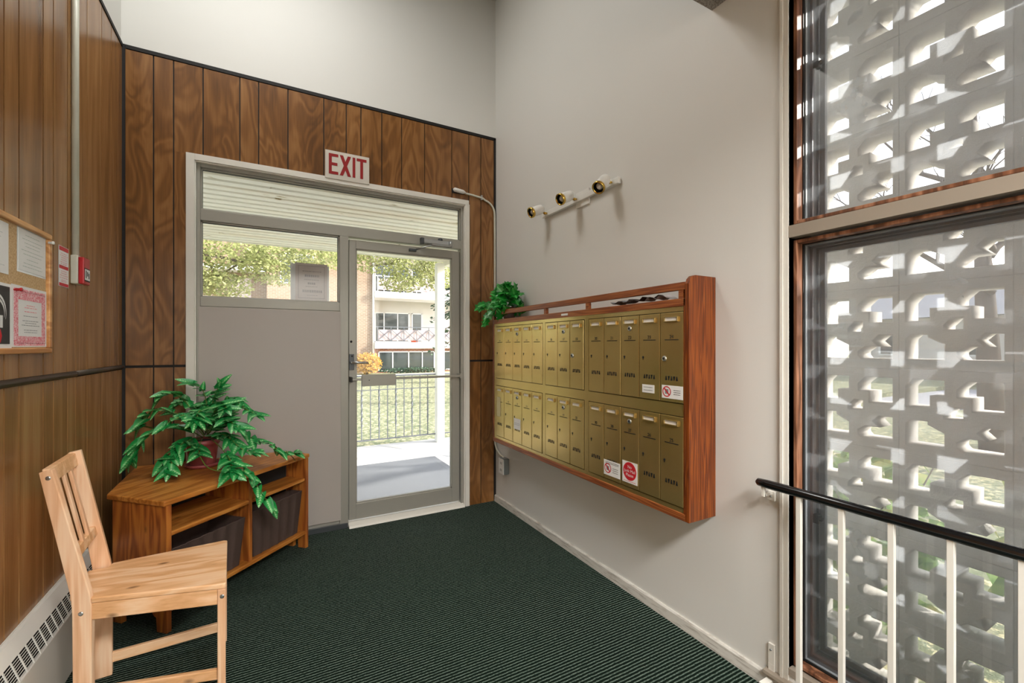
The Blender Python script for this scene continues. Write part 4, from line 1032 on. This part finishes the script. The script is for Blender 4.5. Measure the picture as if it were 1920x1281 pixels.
# crest rail, lower rail and slats between the posts
def BPT(u, h, off=0.0):   # point on the back plane
    a = lambda base, e, ln: base + e * (.02 + (h - .46) / .45 * ln + off)
    q = a(NB, e1, .108).lerp(a(FB, e2, .086), u); return Vector((q.x, q.y, h + .012 * u))
def backbar(name, u0, u1, h0, h1, th=.02, mat='pine'):
    f = [BPT(u0, h0), BPT(u1, h0), BPT(u1, h0, th), BPT(u0, h0, th)]; t = [BPT(u0, h1), BPT(u1, h1), BPT(u1, h1, th), BPT(u0, h1, th)]
    part(name, MB().hexa(f, t), mat, ch, .003)
backbar('crest_rail', .06, .94, .862, .912, .022); backbar('lower_rail', .06, .94, .575, .61, .02)
for u in (.2, .42, .64): backbar('slat', u, u + .075, .605, .868, .012, 'pine_v')
for (q, hgt) in ((NB + e1 * .03, .40), (NF + e1 * .014, .405), (NB + e1 * .125, .885)):
    nrm = Vector((-e1.y, e1.x, 0)); nrm = -nrm if nrm.dot(s_in) > 0 else nrm
    part('bolt', MB().lathe([(.0075, -.001), (.0075, .0015), (.003, .002), (0, .0012)], (q.x, q.y, hgt), 16, nrm), 'steel', ch)

# ================================================================== OUTSIDE: PORCH
solo('porch_slab', MB().box(-5, 1.3, .12, 2.76, -.2, -.012), 'slab', 'pale concrete porch slab outside the door', 'porch', (0, 1.4, -.2), kind='structure')
part('joint', MB().bar((-.43, 2.74, -.0115), (.75, .8, -.0115), .012, .002), 'street', bpy.data.objects['porch_slab'])
solo('door_mat', MB().box(-1.9, .05, .35, 1.75, -.012, -.002), 'mat', 'large flat grey mat on the porch slab', 'mat', (-1, 1, -.012), .003)
po = thing('porch_roof', 'white ribbed porch roof with peeling paint', 'roof', (-1.5, 1.4, 2.58))
y = .10
while y < 2.62:
    part('soffit_strip', MB().prism([(y, 2.625), (y + .012, 2.578), (y + .075, 2.572), (y + .082, 2.625), (y + .13, 2.625), (y + .13, 2.645), (y, 2.645)], 'X', -5.2, .6), 'soffit', po); y += .13
part('fascia', MB().box(-5.2, .62, 2.68, 2.72, 2.572, 2.82), 'post', po); part('fascia', MB().box(.5, .62, .1, 2.68, 2.50, 2.82), 'post', po)
part('roof_deck', MB().box(-5.2, .7, .1, 2.8, 2.82, 2.9), 'galv', po)
ps = thing('porch_post', 'square white porch post at the corner of the porch', 'post', (.40, 2.6, 0))
part('shaft', MB().box(.345, .455, 2.5, 2.61, -.012, 2.52), 'post', ps, .004)
rg = thing('porch_railing', 'iron porch railing with plain and twisted bars', 'railing', (-1, 2.62, 0))
part('rail', MB().box(-5, .345, 2.575, 2.605, .935, .955), 'iron', rg); part('rail', MB().box(-5, .345, 2.58, 2.6, .755, .765), 'iron', rg); part('rail', MB().box(-5, .345, 2.575, 2.605, .09, .105), 'iron', rg)
part('rail', MB().box(.455, 1.25, 2.575, 2.605, .935, .955), 'iron', rg); part('rail', MB().box(.455, 1.25, 2.575, 2.605, .09, .105), 'iron', rg)
k = 0; x = .345 - .11
xs = []
while x > -4.9: xs.append(x); x -= .112
xs += [.60, .72, .84, .96, 1.08, 1.2]
for k, x in enumerate(xs):
    if k % 2 == 0:
        b = MB(); n = 26; vs = []; fs = []
        for i in range(n + 1):
            z = .1 + .84 * i / n; tw = (i * .55) if 5 < i < 21 else (5 * .55 if i <= 5 else 21 * .55); r = .0125 if 5 < i < 21 else .008
            for q in range(4): a = tw + q * PI / 2; vs.append((x + r * math.cos(a), 2.59 + r * math.sin(a), z))
        for i in range(n):
            for q in range(4): fs.append((i * 4 + q, i * 4 + (q + 1) % 4, (i + 1) * 4 + (q + 1) % 4, (i + 1) * 4 + q))
        part('twisted_bar', MB().add(vs, fs), 'iron', rg)
    else: part('bar', MB().box(x - .006, x + .006, 2.584, 2.596, .1, .94), 'iron', rg)

# ================================================================== OUTSIDE: GROUND AND NEIGHBOURS
struct('ground', MB().box(-60, 90, -60, 80, -.5, -.21).box(-60, 90, 2.76, 80, -.22, -.06), 'lawn', 'leaf strewn lawn around the building')
solo('street', MB().box(13, 20, -60, 80, -.21, -.19), 'street', 'pale grey street beyond the breeze block screen', 'street', (16, 0, -.21), kind='structure')
solo('footpath', MB().box(-30, 40, 17.6, 18.6, -.06, -.045), 'slab', 'pale footpath in front of the brick apartment block', 'path', (0, 18, -.06), kind='structure')

def leaves_mb(rs, n, centre, rad, size, squash=1.0, shell=.35, flat=0):
    vs = []; fs = []
    cx_, cy_, cz_ = centre
    for i in range(n):
        while True:
            p = Vector((rs.uniform(-1, 1), rs.uniform(-1, 1), rs.uniform(-1, 1)))
            if shell < p.length < 1: break
        p = Vector((cx_ + p.x * rad[0], cy_ + p.y * rad[1], cz_ + p.z * rad[2]))
        a = Vector((rs.uniform(-1, 1), rs.uniform(-1, 1), rs.uniform(-.6, .6))).normalized(); b = a.cross(Vector((rs.uniform(-1, 1), rs.uniform(-1, 1), rs.uniform(-1, 1)))).normalized()
        s = size * rs.uniform(.6, 1.3); o = len(vs)
        vs += [p - a * s, p + b * s * .6, p + a * s, p - b * s * .6]; fs.append((o, o + 1, o + 2, o + 3))
    return vs, fs
def tree(name, label, base, h, clusters, leafsize, nper, mat, trunk_r=.16, branches=(), seed=1):
    rs = random.Random(seed); t = thing(name, label, 'tree', base, 'trees outside')
    b0 = Vector(base)
    part('trunk', MB().tube([b0, b0 + Vector((.05, .03, h * .35)), b0 + Vector((-.06, .08, h * .7)), b0 + Vector((.05, 0, h))], [trunk_r, trunk_r * .8, trunk_r * .55, trunk_r * .2], 10), 'bark', t)
    bm_ = MB()
    for br in branches: bm_.tube([Vector(p) for p in br], [trunk_r * .35 * (1 - i / len(br)) + .008 for i in range(len(br))], 6)
    if branches: part('branches', bm_, 'bark', t)
    if clusters:
        mb = MB()
        for c in clusters:
            vs, fs = leaves_mb(rs, int(nper * c[6] if len(c) > 6 else nper), c[:3], c[3:6], leafsize, shell=.1); mb.add(vs, fs)
        part('foliage', mb, mat, t, kind='stuff')
    return t
# maple with yellow-green leaves hanging in front of the brick block
rs = random.Random(3)
cl1 = [(-4.2, 8.2, 3.2, 1.2, .8, .8), (-3.3, 8.6, 3.0, .9, .8, .55), (-5.2, 8.3, 2.5, 1.1, .8, .9), (-2.4, 8.5, 3.5, 1.0, .8, .45), (-1.6, 8.4, 3.25, .8, .7, .5), (-4.9, 8.0, 2.0, .9, .6, .6), (-2.6, 8.6, 2.7, .6, .6, .35, .6), (-.7, 8.5, 3.6, .8, .7, .4), (-3.4, 8.6, 4.4, 2.0, 1.0, .7)]
br1 = [[(-3.6, 8.6, 3.0 + .3 * k), (-3.6 + rs.uniform(-1.6, 1.8), 8.6 + rs.uniform(-.5, .3), 3.0 + rs.uniform(-.6, .8)), (-3.6 + rs.uniform(-2.4, 3.2), 8.5 + rs.uniform(-.6, .4), 3.0 + rs.uniform(-1.0, 1.0))] for k in range(6)]
tree('maple_tree', 'yellow green maple hanging in front of the sidelight view', (-3.6, 8.9, -.06), 5.2, cl1, .042, 1700, 'fol_yellow', .1, br1, 4)
tree('leafy_tree', 'fresh green leafy tree at the left of the sidelight view', (-5.6, 7.3, -.06), 4.4, [(-5.0, 7.2, 2.3, .8, .6, .8), (-5.4, 7.3, 3.1, .8, .6, .7), (-4.55, 7.1, 1.75, .55, .5, .4)], .036, 2400, 'fol_green', .12, [], 6)
cl2 = [(1.2, 10.0, 4.0, 1.1, .8, .55), (2.2, 10.2, 3.95, .9, .8, .7), (.3, 9.9, 4.25, .8, .7, .5), (3.0, 10.3, 3.7, .7, .6, .6), (1.9, 10.2, 3.3, .7, .6, .3, .5), (2.7, 10.2, 4.6, 1.6, .9, .5)]
br2 = [[(2.2, 10.4, 4.4), (1.6, 10.2, 3.9), (.9, 10.0, 3.7)], [(2.2, 10.4, 4.3), (2.8, 10.2, 3.7), (3.3, 10.2, 3.0)]]
tree('yellow_maple', 'yellow leaved maple branches seen at the top of the door glass', (-.3, 10.6, -.06), 6.0, cl2, .046, 1500, 'fol_yellow', .09, br2, 9)
# spruce at the right of the porch post
sp_ = thing('spruce_tree', 'dark spruce tree at the right of the porch post', 'tree', (5.2, 12.5, -.06), 'trees outside')
part('trunk', MB().tube([(5.2, 12.5, -.06), (5.25, 12.5, 3), (5.2, 12.5, 7)], [.2, .15, .04], 10), 'bark', sp_)
mb = MB(); rs = random.Random(8); bb_ = MB()
for i in range(60):
    z = 1.7 + 5 * (i / 60); a = rs.uniform(0, 2 * PI); L_r = 2.0 * (1 - i / 75)
    e = Vector((5.2 + L_r * math.cos(a), 12.5 + L_r * math.sin(a), z - .35 * L_r)); s0 = Vector((5.2, 12.5, z))
    bb_.tube([s0, s0.lerp(e, .6) + Vector((0, 0, .08)), e], [.03, .018, .006], 5)
    for k in range(26):
        t = rs.uniform(.25, 1); p = s0.lerp(e, t); vs, fs = leaves_mb(rs, 2, p, (.14, .14, .1), .07, shell=0); mb.add(vs, fs)
part('branches', bb_, 'bark', sp_); part('needles', mb, 'fol_dark', sp_, kind='stuff')

# brick apartment block across the lawn
ap = thing('apartment_building', 'buff brick apartment block with balconies across the lawn', 'building', (2, 21, -.06))
YF = 20.0
part('brick_wall', MB().box(-1.8, 3.05, YF, YF + 8, -.1, 9.5).box(3.05, 14, YF + 1.4, YF + 8, -.1, 9.5), 'brick', ap)
part('brick_wall', MB().box(-14, -1.8, YF + .6, YF + 8, -.1, 9.5), 'brick', ap)
part('plinth_wall', MB().box(3.05, 9.5, YF, YF + 1.4, -.1, 1.22), 'redbrick', ap)
part('stucco_wall', MB().box(3.1, 9.4, YF + 1.32, YF + 1.4, 1.3, 9.0), 'stucco', ap)
for i, z in enumerate((1.22, 3.85, 6.5)):
    sl = part('balcony_slab', MB().box(3.05, 9.4, YF - .25, YF + 1.4, z, z + .32), 'farwhite', ap)
    bal = part('balcony_panel', MB().box(3.25, 9.3, YF - .12, YF - .08, z + .42, z + .98), 'farpanel', ap)
    xb_ = MB()
    for k in range(9):
        x0 = 3.2 + k * .68
        for s in (0, 1):
            z0, z1 = (z + .4, z + 1.0) if s else (z + 1.0, z + .4); xb_.bar((x0, YF - .17, z0), (x0 + .68, YF - .17, z1), .03, .03)
        xb_.bar((x0, YF - .17, z + .32), (x0, YF - .17, z + 1.12), .03, .03)
    xb_.bar((3.1, YF - .17, z + 1.12), (9.3, YF - .17, z + 1.12), .04, .04)
    part('lattice', xb_, 'iron' if i == 0 else 'farwhite', bal)
def window(x0, x1, z0, z1, y, mull=()):
    f = MB(); t = .05
    f.box(x0, x1, y - .04, y, z0, z0 + t).box(x0, x1, y - .04, y, z1 - t, z1).box(x0, x0 + t, y - .04, y, z0, z1).box(x1 - t, x1, y - .04, y, z0, z1)
    for m in mull: f.box(m - t / 2, m + t / 2, y - .04, y, z0, z1)
    o = part('window', f, 'farwhite', ap); part('pane', MB().box(x0 + .01, x1 - .01, y - .015, y - .005, z0, z1), 'farglass', o)
for dz in (0, 2.65):
    window(3.35, 5.25, 1.56 + dz, 3.2 + dz, YF + 1.32, (3.85, 4.6)); window(5.4, 6.0, 1.56 + dz, 3.2 + dz, YF + 1.32, ())
window(3.26, 6.3, .02, 1.06, YF, (4.0, 4.85, 5.6)); window(6.6, 9.2, .02, 1.06, YF, (7.5, 8.4))
window(-1.25, .2, 4.3, 5.75, YF, (-.5,)); window(-1.25, .2, 1.6, 3.0, YF, (-.5,)); window(-6.5, -4.8, 1.6, 3.2, YF + .6, (-5.6,))
part('entry_panel', MB().box(-3.25, -2.45, YF + .5, YF + .6, 1.3, 4.5), 'farpanel', ap); part('entry_canopy', MB().box(-4.4, -1.85, YF - .2, YF + .6, 4.75, 4.95), 'farwhite', ap)
part('downpipe', MB().tube([(3.0, YF - .06, 0), (3.0, YF - .06, 9.4)], .05, 8), 'farwhite', ap); part('roof', MB().box(-14.2, 14.2, YF - .4, YF + 8.2, 9.5, 9.8), 'farwhite', ap)
solo('planter', MB().box(5.1, 5.4, YF + .1, YF + .4, 1.545, 1.85), 'farorange', 'small orange planter on the first balcony', 'planter', (5.25, YF + .25, 1.545), .02)
def shrub(name, label, c, rad, mat, n, size, seed):
    t = thing(name, label, 'shrub', (c[0], c[1], c[2]), None); rs = random.Random(seed)
    st_ = MB()
    for k in range(9): st_.tube([Vector(c), Vector(c) + Vector((rs.uniform(-.4, .4) * rad[0], rs.uniform(-.4, .4) * rad[1], rad[2] * .8)), Vector(c) + Vector((rs.uniform(-.9, .9) * rad[0], rs.uniform(-.9, .9) * rad[1], rad[2] * rs.uniform(1.2, 1.9)))], [.012, .008, .003], 5)
    part('stems', st_, 'bark', t)
    vs, fs = leaves_mb(rs, n, (c[0], c[1], c[2] + rad[2]), rad, size, shell=.2); part('foliage', MB().add(vs, fs), mat, t, kind='stuff')
shrub('orange_shrub', 'orange tinted shrub against the brick wing across the lawn', (2.55, YF - .8, -.06), (.75, .5, .55), 'fol_orange', 1100, .07, 21)
shrub('low_hedge', 'low dark hedge under the garden level windows', (5.0, YF - .55, -.06), (1.9, .25, .14), 'fol_dark', 900, .06, 22)

# ================================================================== OUTSIDE: BREEZE BLOCK SCREEN
bw_, bh_, bt_ = .314, .338, .115
SX = .50
holes = [[(.06, .56), (.06, .80), (.14, .90), (.445, .90), (.445, .70), (.31, .70), (.31, .56)],
         [(.54, .70), (.54, .80), (.64, .90), (.94, .90), (.94, .56), (.67, .56), (.67, .70)],
         [(.06, .11), (.06, .36), (.12, .42), (.29, .42), (.29, .38), (.445, .30), (.445, .11)],
         [(.58, .11), (.54, .16), (.54, .21), (.63, .28), (.76, .28), (.70, .34), (.78, .42), (.94, .42), (.94, .11)],
         [(.42, .45), (.42, .51), (.50, .60), (.61, .60), (.61, .45)]]
def block_mesh():
    cu = bpy.data.curves.new('screen_block', 'CURVE'); cu.dimensions = '2D'; cu.fill_mode = 'BOTH'; cu.extrude = bt_ / 2 - .004; cu.bevel_depth = .004; cu.bevel_resolution = 0
    e = .008
    for poly in [[(e, e), (1 - e, e), (1 - e, 1 - e), (e, 1 - e)]] + holes:
        sp2 = cu.splines.new('POLY'); sp2.points.add(len(poly) - 1); sp2.use_cyclic_u = True
        for pnt, (u, v) in zip(sp2.points, poly): pnt.co = (u * bw_, v * bh_, 0, 1)
    o = bpy.data.objects.new('tmp', cu); C.objects.link(o); dg = bpy.context.evaluated_depsgraph_get()
    me = bpy.data.meshes.new_from_object(o.evaluated_get(dg)); bpy.data.objects.remove(o); bpy.data.curves.remove(cu)
    me.name = 'screen_block'; me.materials.clear(); me.materials.append(M['block']); return me
bme = block_mesh()
scn = thing('breeze_block_screen', 'pierced concrete breeze block screen outside the big window', 'screen', (SX, -3.2, -.21))
J0 = -2.638 + 2 * bw_
R3 = Matrix(((0, 0, 1), (-1, 0, 0), (0, 1, 0))).to_4x4()    # block u -> -y, v -> z, thickness -> x
for r in range(-1, 10):
    for c in range(0, 10):
        o = bpy.data.objects.new('screen_block', bme); link(o, scn)
        o.matrix_local = Matrix.Translation(Vector((SX + bt_ / 2, J0 - c * bw_, 1.59 + (r - 5) * bh_)) - Vector((SX, -3.2, -.21))) @ R3
part('mortar', MB().box(SX + .02, SX + bt_ - .02, J0 - .004, J0 + .02, -.2, 3.28), 'block', scn)
# eave over the screen and the return wall at its far end
solo('window_eave', MB().box(.15, .62, -5.4, -1.7, 3.29, 3.4), 'post', 'white eave over the breeze block screen', 'roof', (.4, -3.5, 3.29), kind='structure')
for i, (c, rad, n, seed) in enumerate((((1.1, -2.3, -.21), (.3, .34, .55), 420, 31), ((1.15, -3.1, -.21), (.35, .36, .6), 500, 32), ((1.1, -3.95, -.21), (.3, .36, .55), 420, 33))):
    shrub('garden_shrub', ('green and yellow leafed shrub behind the %s of the breeze block screen' % ('far end', 'middle', 'near end')[i]), c, rad, 'fol_shrub', n, .06, seed)
# bare trees and houses across the street
def bare_tree(base, h, seed, label):
    rs = random.Random(seed); t = thing('bare_tree', label, 'tree', base, 'bare street trees'); mb = MB(); b0 = Vector(base)
    part('trunk', MB().tube([b0, b0 + Vector((.1, .1, h * .4)), b0 + Vector((0, .2, h))], [.16, .12, .03], 8), 'bark', t)
    def grow(p, d, L, r, lev):
        q = p + d * L; mb.tube([p, p.lerp(q, .5) + Vector((rs.uniform(-.05, .05), rs.uniform(-.05, .05), .03)), q], [r, r * .8, r * .55], 5, cap=False)
        if lev == 0: return
        for k in range(3): grow(p.lerp(q, rs.uniform(.5, 1)), (d + Vector((rs.uniform(-.8, .8), rs.uniform(-.8, .8), rs.uniform(-.2, .7)))).normalized(), L * rs.uniform(.5, .8), r * .5, lev - 1)
    for k in range(7):
        a = rs.uniform(0, 2 * PI); grow(b0 + Vector((0, 0, h * rs.uniform(.35, .85))), Vector((math.cos(a), math.sin(a), .7)).normalized(), h * .28, .05, 3)
    part('branches', mb, 'bark', t)
bare_tree((7.5, -1.2, -.21), 5.0, 41, 'bare tree left of centre beyond the breeze block screen')
bare_tree((11.5, -2.4, -.21), 5.5, 42, 'bare spreading tree beyond the right part of the breeze block screen')
bare_tree((8.0, 4.6, -.21), 5.0, 43, 'bare tree farthest left beyond the breeze block screen')
bare_tree((7.0, -6.0, -.21), 4.5, 44, 'bare tree farthest right beyond the breeze block screen')
for i, (yy, mat_, lab) in enumerate(((3.5, 'stucco', 'pale bungalow left across the street'), (-7.0, 'farwhite', 'white bungalow right across the street'))):
    hs_ = thing('house', lab + ' seen through the screen', 'house', (28, yy, -.2))
    part('walls', MB().box(24, 31, yy - 4.5, yy + 4, -.2, 2.6), mat_, hs_)
    part('roof', MB().prism([(23.4, 2.6), (31.6, 2.6), (27.5, 4.2)], 'Y', yy - 5, yy + 4.5), 'street', hs_)
    for wy in (-3, 0, 2.4):
        f = part('window', MB().box(23.95, 24, yy + wy - .75, yy + wy + .75, .9, 2.0), 'farwhite', hs_); part('pane', MB().box(23.93, 23.95, yy + wy - .66, yy + wy + .66, .98, 1.92), 'farglass', f)
